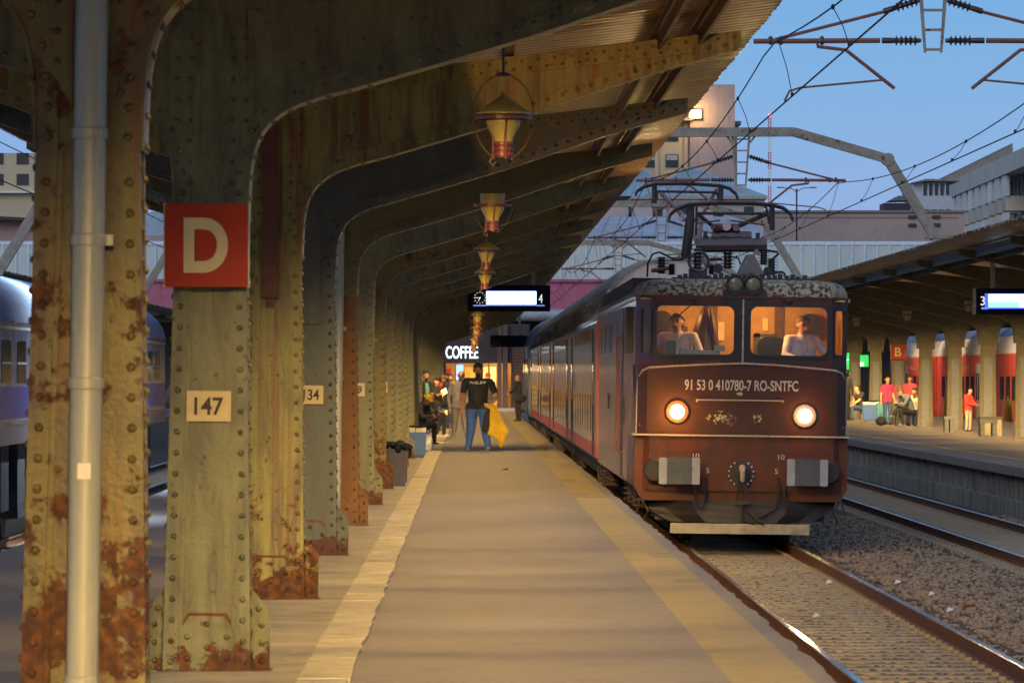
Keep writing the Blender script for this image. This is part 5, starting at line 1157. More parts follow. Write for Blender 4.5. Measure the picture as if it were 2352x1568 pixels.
for x in (1442, 1482, 1530):
    for y in (293, 353, 413):
        q = MB(); q.box(xx(x, Yt), xx(x + 29, Yt), Yt + .7, Yt + .8, zz(y + 30, Yt), zz(y, Yt)); wn = q.build('window', m_cwin, t)
        q = MB(); q.box(xx(x + 2, Yt), xx(x + 27, Yt), Yt + .66, Yt + .7, zz(y + 14, Yt), zz(y + 2, Yt)); q.build('blind', M('pale blind', (.35, .38, .40)) if 'pale blind' not in bpy.data.materials else bpy.data.materials['pale blind'], wn)
a = P(1597, 262, Yt - .5); q = MB(); q.box(a.x - .5, a.x + .5, Yt - .3, Yt, a.z - .35, a.z + .35); fl = q.build('floodlight', m_lblk, t); q = MB(); q.box(a.x - .42, a.x + .42, Yt - .34, Yt - .3, a.z - .28, a.z + .28); q.build('lamp_glass', E('flood glow', (1, .75, .28), 14), fl)
light('flood_light', 'POINT', (a.x + .1, Yt - 1.1, a.z + .1), 260, (1, .6, .2), .3)
# mast
t = thing('radio_mast', (xx(1768, 600), 600, 0), 'thin red and white radio mast with a red beacon against the sky', 'mast'); xm_ = xx(1768, 600); zs_ = [zz(y, 600) for y in (500, 428, 388, 350, 310, 268)]
for k in range(5):
    q = MB(); 
    for sx in (-.14, .14): q.box(xm_ + sx - .04, xm_ + sx + .04, 599.9, 600.1, zs_[k] if k else 0, zs_[k + 1])
    z = zs_[k]
    while z < zs_[k + 1]: q.box(xm_ - .14, xm_ + .14, 599.95, 600.05, z, z + .07); z += .3
    q.build('mast_section', M('mast red', (.55, .05, .05)) if k == 0 else (bpy.data.materials['mast red'] if k % 2 == 0 else m_white), t)
q = MB(); q.ell((xm_, 600, zs_[5] + .15), (.16, .16, .2), 10, 6); q.build('beacon', E('red beacon', (1, .08, .03), 5), t)
# double street lamp
t = thing('street_lamp', (xx(1832, 300), 300, 5), 'twin-armed street lamp silhouette behind the beige hall', 'street lamp'); a = xx(1830, 300); q = MB(); q.tube([(a, 300, 4), (a, 300, zz(433, 300))], .05, 6); q.build('pole', m_wire, t)
for s in (-1, 1): q = MB(); q.tube([(a, 300, zz(440, 300)), (a + s * .35, 300, zz(432, 300)), (a + s * 1.0, 300, zz(431, 300))], .03, 5); q.box(a + s * .95 - .2, a + s * .95 + .2, 299.9, 300.1, zz(431, 300) - .03, zz(431, 300) + .05); q.build('lamp_arm', m_gantry, t)
# apartments at the right
Ya = 420
def blocks(x0, x1, y0, y1, D, nm, m, t): q = MB(); q.box(xx(x0, D), xx(x1, D), D, D + 10, zz(y1, D), zz(y0, D)); return q.build(nm, m, t)
m_apt = M('grey apartment concrete', (.48, .45, .38), (.40, .38, .33), rough=.85, scale=.3); m_aptw = M('white frames', (.52, .60, .64), rough=.5); m_aptl = M('pale render', (.48, .52, .58), rough=.8)
t = thing('apartment_block', (xx(2250, Ya), Ya, 10), 'grey apartment block with rows of balconies receding at the right edge of the sky', 'apartment block')
# receding facade: from (2165 far) to (2352 near)
def fac(u, y):  # u 0..1 along facade, y fraction down from the roof in metres
    D = 430 - 160 * u; return D
A0 = P(2184, 427, 475); A1 = P(2362, 345, 400)
A0 = Vector((A0.x, A0.y, 0)); ztop = (zz(352, 330) + zz(427, 520)) / 2; A1 = Vector((A1.x, A1.y, 0)); dirv = (A1 - A0); LnA = dirv.length; dirv.normalize(); nA = Vector((-dirv.y, dirv.x, 0)); nA = nA if nA.x < 0 else -nA
zf = lambda u: zz(430, 475) - 1.5
zt_ = zf(1) ; zt_ = (zf(0) + zf(1)) / 2
def fbox(q, u0, u1, d0, d1, z0, z1):
    c = [A0 + dirv * u + nA * d for u, d in ((u0, d0), (u1, d0), (u1, d1), (u0, d1))]; q.add([(v.x, v.y, z0) for v in c] + [(v.x, v.y, z1) for v in c], [(0, 3, 2, 1), (4, 5, 6, 7), (0, 1, 5, 4), (1, 2, 6, 5), (2, 3, 7, 6), (3, 0, 4, 7)])
q = MB(); fbox(q, 0, LnA + 15, -12, 0, -1, zt_); fbox(q, -.5, LnA + 15, -.2, 1.6, zt_ - .1, zt_ + 1.3); q.build('wall', m_apt, t)
q = MB(); 
for k in range(70): fbox(q, k * LnA / 68, k * LnA / 68 + .12, 1.3, 1.4, zt_ + 1.3, zt_ + 2.1)
fbox(q, 0, LnA, 1.3, 1.36, zt_ + 2.05, zt_ + 2.12); q.build('roof_railing', m_gantry, t)
nb = 12
for k in range(nb):
    u = LnA * k / nb
    for fl_ in range(4):
        z = zt_ - 2.9 * (fl_ + 1)
        q = MB(); fbox(q, u + .3, u + LnA / nb * .55, 0, 1.5, z, z + 1.15); q.build('balcony', m_apt, t)
        q = MB(); fbox(q, u + .3, u + LnA / nb * .55, 1.3, 1.45, z + 1.15, z + 2.75); n_ = len(q.f)
        for j in range(4): fbox(q, u + .3 + j * LnA / nb * .17, u + .45 + j * LnA / nb * .17, 1.2, 1.55, z + 1.15, z + 2.75)
        q.m = [0] * n_ + [1] * (len(q.f) - n_); q.build('window', [m_cwin if (k + fl_) % 3 else m_aptw, m_aptw], t)
        q = MB(); fbox(q, u + LnA / nb * .62, u + LnA / nb * .95, 0, .08, z + .9, z + 2.6); wn = q.build('window', m_cwin, t)
        q = MB(); fbox(q, u + LnA / nb * .77, u + LnA / nb * .80, .08, .14, z + .9, z + 2.6); q.build('frame', m_aptw, wn)
D = 400; t = thing('white_house', (xx(2130, D), D, 8), 'white rooftop house with a long row of windows beside the grey apartment block', 'house')
blocks(2103, 2186, 450, 500, D, 'wall', m_aptl, t); blocks(2096, 2170, 418, 450, D + 1, 'window_band', m_aptl, t)
for k in range(5): 
    q = MB(); x = 2123 + k * 13; q.box(xx(x, D), xx(x + 8, D), D + .9, D + 1, zz(447, D), zz(421, D)); wn = q.build('window', m_cwin, t)
    q = MB(); q.box(xx(x - 2, D), xx(x, D), D + .8, D + 1, zz(450, D), zz(417, D)); q.build('frame', m_aptw, wn)
q = MB(); q.prism([(xx(2096, D), zz(419, D)), (xx(2128, D), zz(410, D)), (xx(2205, D), zz(413, D)), (xx(2205, D), zz(416, D)), (xx(2128, D), zz(415, D))], 'Y', D + .2, D + 10); q.build('roof', m_gantry, t)
for k in range(4): q = MB(); x = 2124 + k * 16; q.box(xx(x, D), xx(x + 12, D), D - .1, D, zz(487, D), zz(481, D)); q.build('window', m_cwin, t)
D = 380; t = thing('rooftop_shed', (xx(2050, D), D, 8), 'small dark rooftop shed left of the white house', 'shed'); q = MB(); q.box(xx(2030, D), xx(2092, D), D, D + 4, zz(488, D), zz(466, D)); q.build('wall', M('shed black', (.02, .02, .03)), t); q = MB(); q.prism([(xx(2042, D), zz(461, D)), (xx(2065, D), zz(449, D)), (xx(2095, D), zz(452, D)), (xx(2095, D), zz(460, D))], 'Y', D, D + 4); q.build('roof', M('shed grey', (.12, .13, .13)), t)
# left background
D = 330; t = thing('yellow_apartment', (xx(30, D), D, 5), 'pale yellow building with dark windows beyond the left tracks', 'apartment block'); 
blocks(-260, 78, 352, 560, D, 'wall', m_ycr, t)
for x in (-90, -20, 38):
    for y in (352, 400): q = MB(); q.box(xx(x, D), xx(x + 28, D), D - .05, D, zz(y + 26, D), zz(y, D)); q.build('window', m_cwin, t)
q = MB(); q.box(xx(-260, D), xx(82, D), D - .5, D, zz(444, D), zz(440, D)); q.build('cornice', m_white, t)
D = 290; t = thing('pink_annex', (xx(30, D), D, 5), 'low pink annex with a dark sloping eave beyond the left tracks', 'building'); blocks(-260, 76, 500, 560, D, 'wall', M('pink plaster', (.42, .25, .2)), t); q = MB(); q.prism([(xx(-260, D), zz(485, D)), (xx(80, D), zz(502, D)), (xx(80, D), zz(510, D)), (xx(-260, D), zz(493, D))], 'Y', D - 1, D + 10); q.build('roof', m_soot, t)
D = 290; t = thing('domed_roof_hall', (xx(352, D), D, 8), 'low hall with a rounded pale blue metal roof, glimpsed left of the D sign', 'building')
q = MB(); q.lathe([(xx(420, D) - xx(330, D), 0), (2.0, .7), (1.4, 1.2), (.2, 1.5)], (xx(365, D), D + 3, zz(541, D)), n=24); q.build('roof', m_cop, t, smooth=True); blocks(312, 408, 541, 600, D, 'wall', m_beige, t); blocks(330, 372, 498, 520, D + 8, 'chimney', m_white, t)
canopy(-16.3, 128, 250, .05, 'dark canopy edge of the neighbouring platform, crossing behind the leftmost columns', .3)
for k in range(6): column(-16.3, 132 + 22 * k, m_rcol, 'plain dark column %s from the camera under the far left canopy' % ORD[k], 'columns of the far left canopy', False, m_rarm, .05)
pf = MB(); pf.box(-20.5, -12.2, 60, 262, -1.1, 0); tag(pf.build('platform', m_asph), kind='structure')
lt = thing('added_fluorescent_lamp', (-4.4, 95, 3.3), 'white fluorescent tube added under the canopy to light the blue coaches', 'lamp', 'added fluorescent lamps'); q = MB(); q.box(-4.46, -4.34, 94.3, 95.7, 3.45, 3.5); q.build('housing', m_soot, lt); q = MB(); q.box(-4.42, -4.38, 94.35, 95.65, 3.42, 3.45); q.build('tube', E('white tube', (.8, .88, 1), 8), lt)  # tubes added as a source for white light on the coaches
for k, y in enumerate((60, 77)): copy_tree(lt, loc=(-4.4, y, 3.3), label='added white fluorescent tube, %s, over the blue coaches' % ('nearest' if k == 0 else 'middle one'))
for y in (60, 77, 95): light('white_coach_fill', 'AREA', (-4.4, y, 3.38), 800, (.62, .78, 1), 1.3, .1, (-.8, 0, -.6), 150)  # cool fills added to brighten the blue coaches
#PART3
# ================================================================ people
def cloth(name, c, c2=None, rough=.85): return M(name, c, c2 or tuple(v * .7 for v in c), rough=rough, scale=7, bump=.5, bscale=16, bdist=.012)
SK = M('skin', (.42, .22, .13), (.36, .18, .10), rough=.55, bump=.05); SK2 = M('tanned skin', (.26, .13, .075), (.21, .10, .06), rough=.55, bump=.05); HB = M('black hair', (.012, .009, .008), rough=.6, scale=40, bump=.6); HG = M('grey hair', (.22, .20, .18), rough=.7, scale=40, bump=.5); HBR = M('brown hair', (.09, .05, .025), rough=.6, scale=40, bump=.5)
CB = cloth('black cloth', (.014, .014, .017)); CBL = cloth('blue track trousers', (.03, .09, .33)); CJ = cloth('denim', (.025, .05, .12)); CG = cloth('grey cloth', (.20, .19, .20)); CGB = cloth('grey brown cloth', (.13, .12, .115)); CW = cloth('white shirt cloth', (.62, .60, .62)); CN = cloth('navy suit', (.012, .013, .03)); CT = cloth('teal shirt cloth', (.10, .30, .26)); CR = cloth('dark red cloth', (.33, .03, .05)); CRR = cloth('bright red cloth', (.70, .035, .02)); CMG = cloth('magenta cloth', (.38, .02, .10)); CCR = cloth('cream cloth', (.50, .46, .34)); CGN = cloth('slate hoodie', (.12, .14, .19)); CK = cloth('khaki jacket', (.055, .045, .03)); SHG = cloth('grey shoe', (.22, .22, .23)); SHW = cloth('white shoe', (.6, .55, .45)); SHB = cloth('black shoe', (.012, .01, .01), rough=.5); CBG = cloth('beige trousers', (.32, .26, .18)); YEL = cloth('yellow cloth', (.52, .34, .01), (.38, .24, .01)); WSH = cloth('crew shirt', (.62, .60, .62))
STAND = dict(pel=(0, 0, .52), che=(0, .0, .72), nek=(0, .005, .835), hed=(0, -.012, .922), shR=(-.105, 0, .80), shL=(.105, 0, .80), elR=(-.145, .01, .63), elL=(.145, .01, .63), haR=(-.155, -.02, .475), haL=(.155, -.02, .475),
             hiR=(-.052, 0, .50), hiL=(.052, 0, .50), knR=(-.062, -.01, .28), knL=(.062, -.01, .28), anR=(-.07, .01, .045), anL=(.07, .01, .045))
SIT = dict(STAND, **{k: (v[0], v[1], v[2] - .245) for k, v in STAND.items() if k not in ('knR', 'knL', 'anR', 'anL')})
SIT.update(knR=(-.07, -.25, .275), knL=(.07, -.25, .275), anR=(-.07, -.24, .045), anL=(.07, -.24, .045), haR=(-.08, -.2, .31), haL=(.08, -.2, .31), elR=(-.14, -.04, .40), elL=(.14, -.04, .40))
def person(label, base, H_, face, pose, top, legs, shoes, skin=SK, hair=HB, vox=.0125, group=None, sleeve='long', hairk='short', belly=0, beard=False, neck_shirt=None, width=1.0, text_=None, skirt=0, headturn=0, parent_name='person', headpitch=0, legw=1.0, hs=1.10):
    H = H_; J = {k: Vector(v) for k, v in pose.items()}
    rz = Matrix.Rotation(R(face), 3, 'Z'); base = Vector(base)
    for k in J: J[k] = rz @ Vector((J[k].x * (width if k[:2] in ('sh', 'el', 'ha', 'hi') else 1), J[k].y, J[k].z)) * H + base
    fw = rz @ Vector((0, -1, 0)); rt = rz @ Vector((1, 0, 0)); hr = rz @ Matrix.Rotation(R(headturn), 3, 'Z') @ Matrix.Rotation(R(headpitch), 3, 'X'); hf = hr @ Vector((0, -1, 0)); hx = hr @ Vector((1, 0, 0)); up = hr @ Vector((0, 0, 1))
    mats = [skin, top, legs, shoes, hair, M('eye dark', (.02, .012, .01)) if 'eye dark' not in bpy.data.materials else bpy.data.materials['eye dark'], M('lip', (.25, .09, .07)) if 'lip' not in bpy.data.materials else bpy.data.materials['lip']]
    B = MB(); PR = []
    def cap(a, b, ra, rb, m, n=12):
        a, b = Vector(a), Vector(b); ra *= H; rb *= H; PR.append((a, b, ra, rb, m))
        d = (b - a); ln = max(d.length, 1e-4); d = d / ln; pts = []; rs = []
        for i in range(5): t = math.pi / 2 * (1 - i / 4); pts.append(a - d * ra * math.sin(t)); rs.append(max(ra * math.cos(t), 1e-4))
        for i in range(5): t = math.pi / 2 * i / 4; pts.append(b + d * rb * math.sin(t)); rs.append(max(rb * math.cos(t), 1e-4))
        B.tube(pts, rs, n, m)
    # torso
    sh_m = (J['shR'] + J['shL']) / 2; pel = J['pel']; che = J['che']; wd = width
    for s in (-1, 1):
        cap(che + rt * s * .045 * H * wd, pel + rt * s * .035 * H * wd, .066 * (.9 + .1 * wd), .063 * wd, 1)
        cap(sh_m + rt * s * .045 * H * wd - Vector((0, 0, .03 * H)), che + rt * s * .045 * H * wd, .058, .066, 1)
    cap(J['shR'], J['shL'], .040, .040, 1); cap(sh_m, che, .06, .07, 1); cap(J['hiR'], J['hiL'], .062, .062, 2)
    if belly: cap(che + fw * .02 * H - Vector((0, 0, .04 * H)), pel + fw * .035 * H + Vector((0, 0, .07 * H)), .07 * belly, .078 * belly, 1)
    cap(pel + Vector((0, 0, .03 * H)), pel, .07 * wd, .07 * wd, 1)
    cap(sh_m + Vector((0, 0, .0)), J['nek'], .036, .031, 1 if neck_shirt else 0); cap(J['nek'], J['hed'] - up * .03 * H, .031, .032, 0)
    if neck_shirt: cap(sh_m, J['nek'] - Vector((0, 0, .012 * H)), .04, .036, 1)
    # legs
    for s in 'RL':
        cap(J['hi' + s], J['kn' + s], .054 * (.6 + .4 * wd) * legw, .040 * legw, 2); cap(J['kn' + s], J['an' + s], .040 * legw, .029 * legw if not skirt else .04, 2)
        toe = J['an' + s] + fw * .075 * H; toe.z = J['an' + s].z - .026 * H; heel = J['an' + s] - fw * .015 * H; heel.z = J['an' + s].z - .024 * H
        cap(heel, toe, .021, .019, 3); cap(J['an' + s], heel, .026, .022, 3)
        # arms
        mm = 1 if sleeve == 'long' else 0
        el, ha, sh = J['el' + s], J['ha' + s], J['sh' + s]
        cap(sh, el, .036 * (.7 + .3 * wd), .029, mm); cap(el, ha, .028, .019, mm)
        if sleeve == 'short': cap(sh, sh + (el - sh) * .62, .040, .040, 1)
        # hand
        d = (ha - el).normalized(); side = d.cross(fw if abs(d.dot(fw)) < .8 else Vector((0, 0, 1))).normalized(); pn = d.cross(side).normalized()
        pc = ha + d * .032 * H; cap(ha + side * .006 * H, pc + side * .010 * H, .014, .012, 0, 8); cap(ha - side * .006 * H, pc - side * .010 * H, .014, .012, 0, 8)
        for i, ln in enumerate((.033, .040, .037, .028)):
            o = pc + side * (i - 1.5) * .0105 * H + d * .012 * H; mid = o + d * ln * .55 * H + pn * .004 * H; cap(o, mid, .0062, .0058, 0, 6); cap(mid, mid + (d * .6 + pn * .7).normalized() * ln * .5 * H, .0057, .005, 0, 6)
        th = ha + side * .014 * H + d * .008 * H; cap(th, th + (side * .7 + d * .7 + pn * .3).normalized() * .034 * H, .0075, .006, 0, 6)
    # head
    h = J['hed']; H = H_ * hs
    def hp(x, y, z): return h + hx * x * H + hf * y * H + up * z * H
    cap(hp(0, -.010, .018), hp(0, .004, .012), .044, .044, 0, 14); cap(hp(0, .012, -.005), hp(0, .018, -.036), .036, .026, 0); beard and cap(hp(0, .020, -.034), hp(0, .024, -.040), .026, .024, 4); cap(hp(0, .015, .008), hp(0, .020, -.012), .036, .033, 0)
    cap(hp(0, .046, .008), hp(0, .058, -.010), .006, .009, 0, 6); cap(hp(-.010, .047, -.028), hp(.010, .047, -.028), .0055, .0055, 6 if not beard else 4, 6)
    for s in (-1, 1):
        cap(hp(s * .043, -.004, .006), hp(s * .043, -.006, -.012), .010, .008, 0, 6)
        PR.append((hp(s * .017, .047, .008), hp(s * .017, .048, .008), .0055 * H, .0055 * H, 5)); cap(hp(s * .009, .046, .020), hp(s * .024, .043, .020), .005, .004, 4, 6)
    o = B.build('tmp', SK, recalc=False)
    md = o.modifiers.new('r', 'REMESH'); md.mode = 'VOXEL'; md.voxel_size = vox; ms = o.modifiers.new('s', 'SMOOTH'); ms.factor = .5; ms.iterations = 6
    dg = bpy.context.evaluated_depsgraph_get(); me = bpy.data.meshes.new_from_object(o.evaluated_get(dg)); bpy.data.objects.remove(o)
    nf = len(me.polygons); c = np.empty(nf * 3, np.float32); me.polygons.foreach_get('center', c); c = c.reshape(-1, 3); best = np.full(nf, 1e9); mi = np.zeros(nf, np.int32)
    for a, b, ra, rb, m in PR:
        a_ = np.array(a); ab = np.array(b) - a_; L2 = float(ab @ ab) + 1e-9; t = np.clip(((c - a_) @ ab) / L2, 0, 1); d = np.linalg.norm(c - a_ - t[:, None] * ab, axis=1) - (ra + (rb - ra) * t)
        if m == 5: d = d - .001
        k = d < best; best[k] = d[k]; mi[k] = m
    near = (np.linalg.norm((c - np.array(pel))[:, :2], axis=1) < .15 * H_ * wd) & (np.abs(c[:, 2] - pel.z) < .16 * H_) & ((mi == 1) | (mi == 2))
    if pose['knR'][2] < pose['pel'][2] - .1: mi[near] = np.where(c[near, 2] > pel.z - .045 * H_, 1, 2)
    me.materials.clear(); [me.materials.append(m) for m in mats]
    me.polygons.foreach_set('material_index', mi); me.polygons.foreach_set('use_smooth', [True] * nf); me.name = 'person'
    me.transform(Matrix.Translation(-base)); ob = bpy.data.objects.new('person', me); COL.objects.link(ob); ob.location = base
    tag(ob, label, 'person', group)
    rot3 = Matrix((hx, -hf, up)).transposed()
    def hshell(name, m, keep, sc=1.0, off=(0, 0, 0)):
        q = MB(); q.ell(h + hx * off[0] * H + hf * off[1] * H + up * off[2] * H, (.0495 * H * sc, .060 * H * sc, .056 * H * sc), 20, 14, rot=rot3, keep=lambda p: keep(p.dot(hx) / H, p.dot(hf) / H, p.dot(up) / H)); return q.build(name, m, ob, smooth=True, recalc=False)
    if hairk == 'short': hshell('hair', hair, lambda x, y, z: z > .010 + max(0, y) * .55 or (y < .004 and z > -.032), 1.04, (0, -.004, .012))
    elif hairk == 'bald': hshell('hair', hair, lambda x, y, z: y < .004 and -.03 < z < .012, 1.0, (0, -.003, .010))
    elif hairk == 'afro': hshell('hair', hair, lambda x, y, z: z > .022 or y < .0, 1.28, (0, -.008, .020))
    elif hairk == 'long':
        hshell('hair', hair, lambda x, y, z: z > .020 or (y < .004), 1.04, (0, -.004, .012)); 
        q = MB(); q.tube([hp(0, -.045, .01), hp(0, -.052, -.05), hp(0, -.045, -.10)], [.035 * H, .035 * H, .012 * H], 10); q.build('ponytail', hair, ob, smooth=True)
    elif hairk[:3] == 'cap':
        cm = {'capY': YEL, 'capB': HB, 'capR': CR}[hairk]; hshell('hair', hair, lambda x, y, z: y < -.005 and -.03 < z < .02, .99, (0, -.003, .010))
        cp_ = hshell('cap', cm, lambda x, y, z: z > .008, 1.07, (0, -.002, .016))
        if hairk != 'capB':
            q = MB(); q.add([hp(-.042, .030, .026), hp(.042, .030, .026), hp(.030, .088, .018), hp(-.030, .088, .018), hp(-.042, .030, .030), hp(.042, .030, .030), hp(.030, .088, .022), hp(-.030, .088, .022)], [(0, 3, 2, 1), (4, 5, 6, 7), (0, 1, 5, 4), (1, 2, 6, 5), (2, 3, 7, 6), (3, 0, 4, 7)]); q.build('brim', cm, cp_)
    if text_:
        c0_ = che + Vector((0, 0, .085 * H * .6)) + fw * .10 * H; text(text_, c0_ + fw * .012 * H - Vector((0, 0, 0)), .155 * H, .026 * H, M('shirt print', (.6, .6, .6)), ob, right=tuple(rt), depth=.02)
    return ob, J
def at(x, yfeet, yhead, k=1.0):
    g_ = G(x, yfeet); return g_, (yfeet - yhead) * g_.y / 12000 * k
def PO(b, **kw): d = dict(b); d.update(kw); return d
# man in black T-shirt
g_, H = at(1098, 1034, 835)
main_, J1 = person('large bearded man in a black T-shirt and blue trousers, facing the camera', g_, H, 0, PO(STAND, shR=(-.125, 0, .80), shL=(.125, 0, .79), elR=(-.165, .01, .62), haR=(-.165, -.02, .47), elL=(.19, .03, .63), haL=(.12, -.06, .50), knR=(-.075, -.01, .28), anR=(-.115, 0, .045), knL=(.075, 0, .28), anL=(.115, .01, .045), hiR=(-.06, 0, .50), hiL=(.06, 0, .50)),
       CB, CBL, SHG, SK2, HB, .0095, 'people on the left platform', 'short', 'capB', 1.12, True, width=1.12, text_='PHILIPP', legw=1.32, hs=1.2)
q = MB(); hl = J1['haL'] + Vector((0, -.06, 0)); s_ = H / 1.9
def cloth_hang(pts, name='drape', seg=26, fold=.03, thick=.05):
    vs = []; n = len(pts)
    for i, (xl, xr, z) in enumerate(pts):
        for j in range(seg + 1):
            u = j / seg; x = xl + (xr - xl) * u
            for sd in (0, 1): vs.append((hl.x + x * s_, hl.y - .03 + (thick * (1 if sd else -1) * math.sin(math.pi * u) * .7 + fold * math.sin(u * 17 + i * .5) * (.3 + .7 * i / n)), hl.z + z * s_ + .012 * math.sin(u * 23 + i)))
    q = MB(); w2 = (seg + 1) * 2; fs = []
    for i in range(n - 1):
        for j in range(seg):
            for sd in (0, 1): a = i * w2 + j * 2 + sd; fs.append((a, a + 2, a + w2 + 2, a + w2))
        for j in (0, seg): a = i * w2 + j * 2; fs.append((a, a + 1, a + w2 + 1, a + w2))
    for i in (0, n - 1):
        for j in range(seg): a = i * w2 + j * 2; fs.append((a, a + 2, a + 3, a + 1))
    q.add(vs, fs); return q
o = cloth_hang([(-.12, .10, .08), (-.13, .14, .03), (-.02, .18, -.05), (-.03, .24, -.18), (-.03, .32, -.36), (-.05, .42, -.50), (-.04, .40, -.60), (.14, .34, -.68), (.20, .32, -.80), (.22, .26, -.90)]).build('jacket', YEL, smooth=True, ang=80)
tag(o, 'bright yellow jacket hanging from the hand of the man in the black T-shirt', 'jacket')
o = cloth_hang([(-.06, .06, .0), (-.10, .02, -.12), (-.14, .02, -.25), (-.17, .02, -.40), (-.17, .0, -.50), (-.10, -.02, -.54)], fold=.01, thick=.04).build('dark_bag', CB, smooth=True, ang=80)
tag(o, 'soft black bag held beside the yellow jacket', 'bag')
# grey man walking
g_, H = at(1055, 1012, 850)
person('grey-haired man in a grey sweater and grey trousers walking behind the man in black', g_, H, -6, PO(STAND, hed=(.03, -.03, .925), knR=(-.06, .02, .28), anR=(-.09, .08, .075), knL=(.07, -.05, .29), anL=(.115, -.08, .045), haR=(-.13, -.05, .46), elR=(-.155, 0, .63)), CG, CGB, SHG, SK2, HG, .0125, 'people on the left platform', width=1.0, hairk='bald', neck_shirt=True)
g_, H = at(1034, 985, 858)
person('woman in black and wide jeans behind the grey man', g_, H, 20, PO(STAND, elR=(-.15, -.04, .66), haR=(-.06, -.12, .66), anR=(-.05, 0, .045), anL=(.05, 0, .045)), CB, CJ, SHB, SK, HB, .014, 'people on the left platform', hairk='long', neck_shirt=True, skirt=1)
q = MB(); c_ = g_ + Vector((-.22, -.12, .80)); q.ell(c_, (.19, .10, .15), 14, 10); q.tube([c_ + Vector((.1, 0, .1)), g_ + Vector((.1, -.14, 1.38))], .012, 5); tag(q.build('shoulder_bag', CB, smooth=True), 'black shoulder bag of the woman in wide jeans', 'bag')
# black jacket man with phone
g_, H = at(974, 1010, 850)
jm, JJ = person('man in open black jacket and green shirt looking at his phone', g_, H, 38, PO(STAND, hed=(.0, -.035, .925), elR=(-.12, -.05, .63), haR=(-.02, -.18, .66), elL=(.14, -.06, .63), haL=(.03, -.19, .65)), CB, CB, SHB, SK, HB, .0125, 'people on the left platform', beard=True, width=1.05, headpitch=18)
q = MB(); rz_ = Matrix.Rotation(R(38), 3, 'Z'); f_ = rz_ @ Vector((0, -1, 0)); r_ = rz_ @ Vector((1, 0, 0)); c_ = JJ['che'] + f_ * .135
q.tube([c_ + Vector((0, 0, .17)) - f_ * .03 + r_ * .0, c_ + Vector((0, 0, .05)), c_ - Vector((0, 0, .18)), c_ - Vector((0, 0, .42)) - f_ * .02], [.045, .058, .06, .05], 10); q.build('shirt_front', CT, jm, smooth=True)
def phone(p, lb, m=None):
    q = MB(); q.rbox(p.x - .04, p.x + .04, p.y - .012, p.y, p.z - .06, p.z + .07, .01); tag(q.build('phone', m or m_dark), lb, 'phone', 'phones in hands')
phone((JJ['haR'] + JJ['haL']) / 2 + f_ * .08 + Vector((0, 0, .05)), 'dark phone held by the man in the black jacket')
# seated on the suitcase (mostly hidden behind the jacket man)
g_ = G(983, 1003); H = 1.72
sm, JS = person('person in dark trousers and white shoes sitting on the blue suitcase', g_, H, 60, PO(SIT, knL=(.05, -.26, .33), anL=(.05, -.26, .05), knR=(-.05, -.27, .32), anR=(-.08, -.20, .045), elR=(-.1, -.1, .42), haR=(-.03, -.22, .40), haL=(.05, -.23, .39), hed=(0, -.07, .66), nek=(0, -.04, .585)), CB, CB, SHW, SK, HB, .013, 'people on the left platform')
phone(JS['haL'] + Vector((.10, -.02, -.02)), 'white phone in the hand of the person on the blue suitcase', m_white)
def suitcase(c, w_, d, h, m, lb, rz=0, tilt=0):
    t = thing('suitcase', c, lb, 'suitcase', 'suitcases'); q = MB(); x, y, z = c; q.rbox(x - w_ / 2, x + w_ / 2, y - d / 2, y + d / 2, z + .05, z + h, .04)
    for k in range(5): xx_ = x - w_ / 2 + w_ * (k + .5) / 5; q.box(xx_ - .012, xx_ + .012, y - d / 2 - .008, y + d / 2 + .008, z + .1, z + h - .05)
    q.build('shell', m, t)
    q = MB(); q.tube([(x - .1, y, z + h), (x - .1, y, z + h + .05), (x + .1, y, z + h + .05), (x + .1, y, z + h)], .012, 6); q.build('handle', m_dark, t)
    for sx in (-1, 1):
        for sy in (-1, 1): q = MB(); q.lathe([(.028, -.014), (.028, .014)], (x + sx * w_ * .38, y + sy * d * .35, z + .028), (1, 0, 0), 10); q.build('wheel', m_dark, t)
m_sblu = M('suitcase blue', (.02, .06, .24), rough=.4, bump=.05)
c_ = G(990, 998); suitcase((c_.x, c_.y, 0), .46, .30, .60, m_sblu, 'dark blue ribbed suitcase used as a seat among the people at the left')
c_ = G(1017, 981); suitcase((c_.x, c_.y, 0), .36, .26, .58, M('suitcase brown', (.07, .04, .03), rough=.5), 'dark brown suitcase beside the standing woman with the phone')
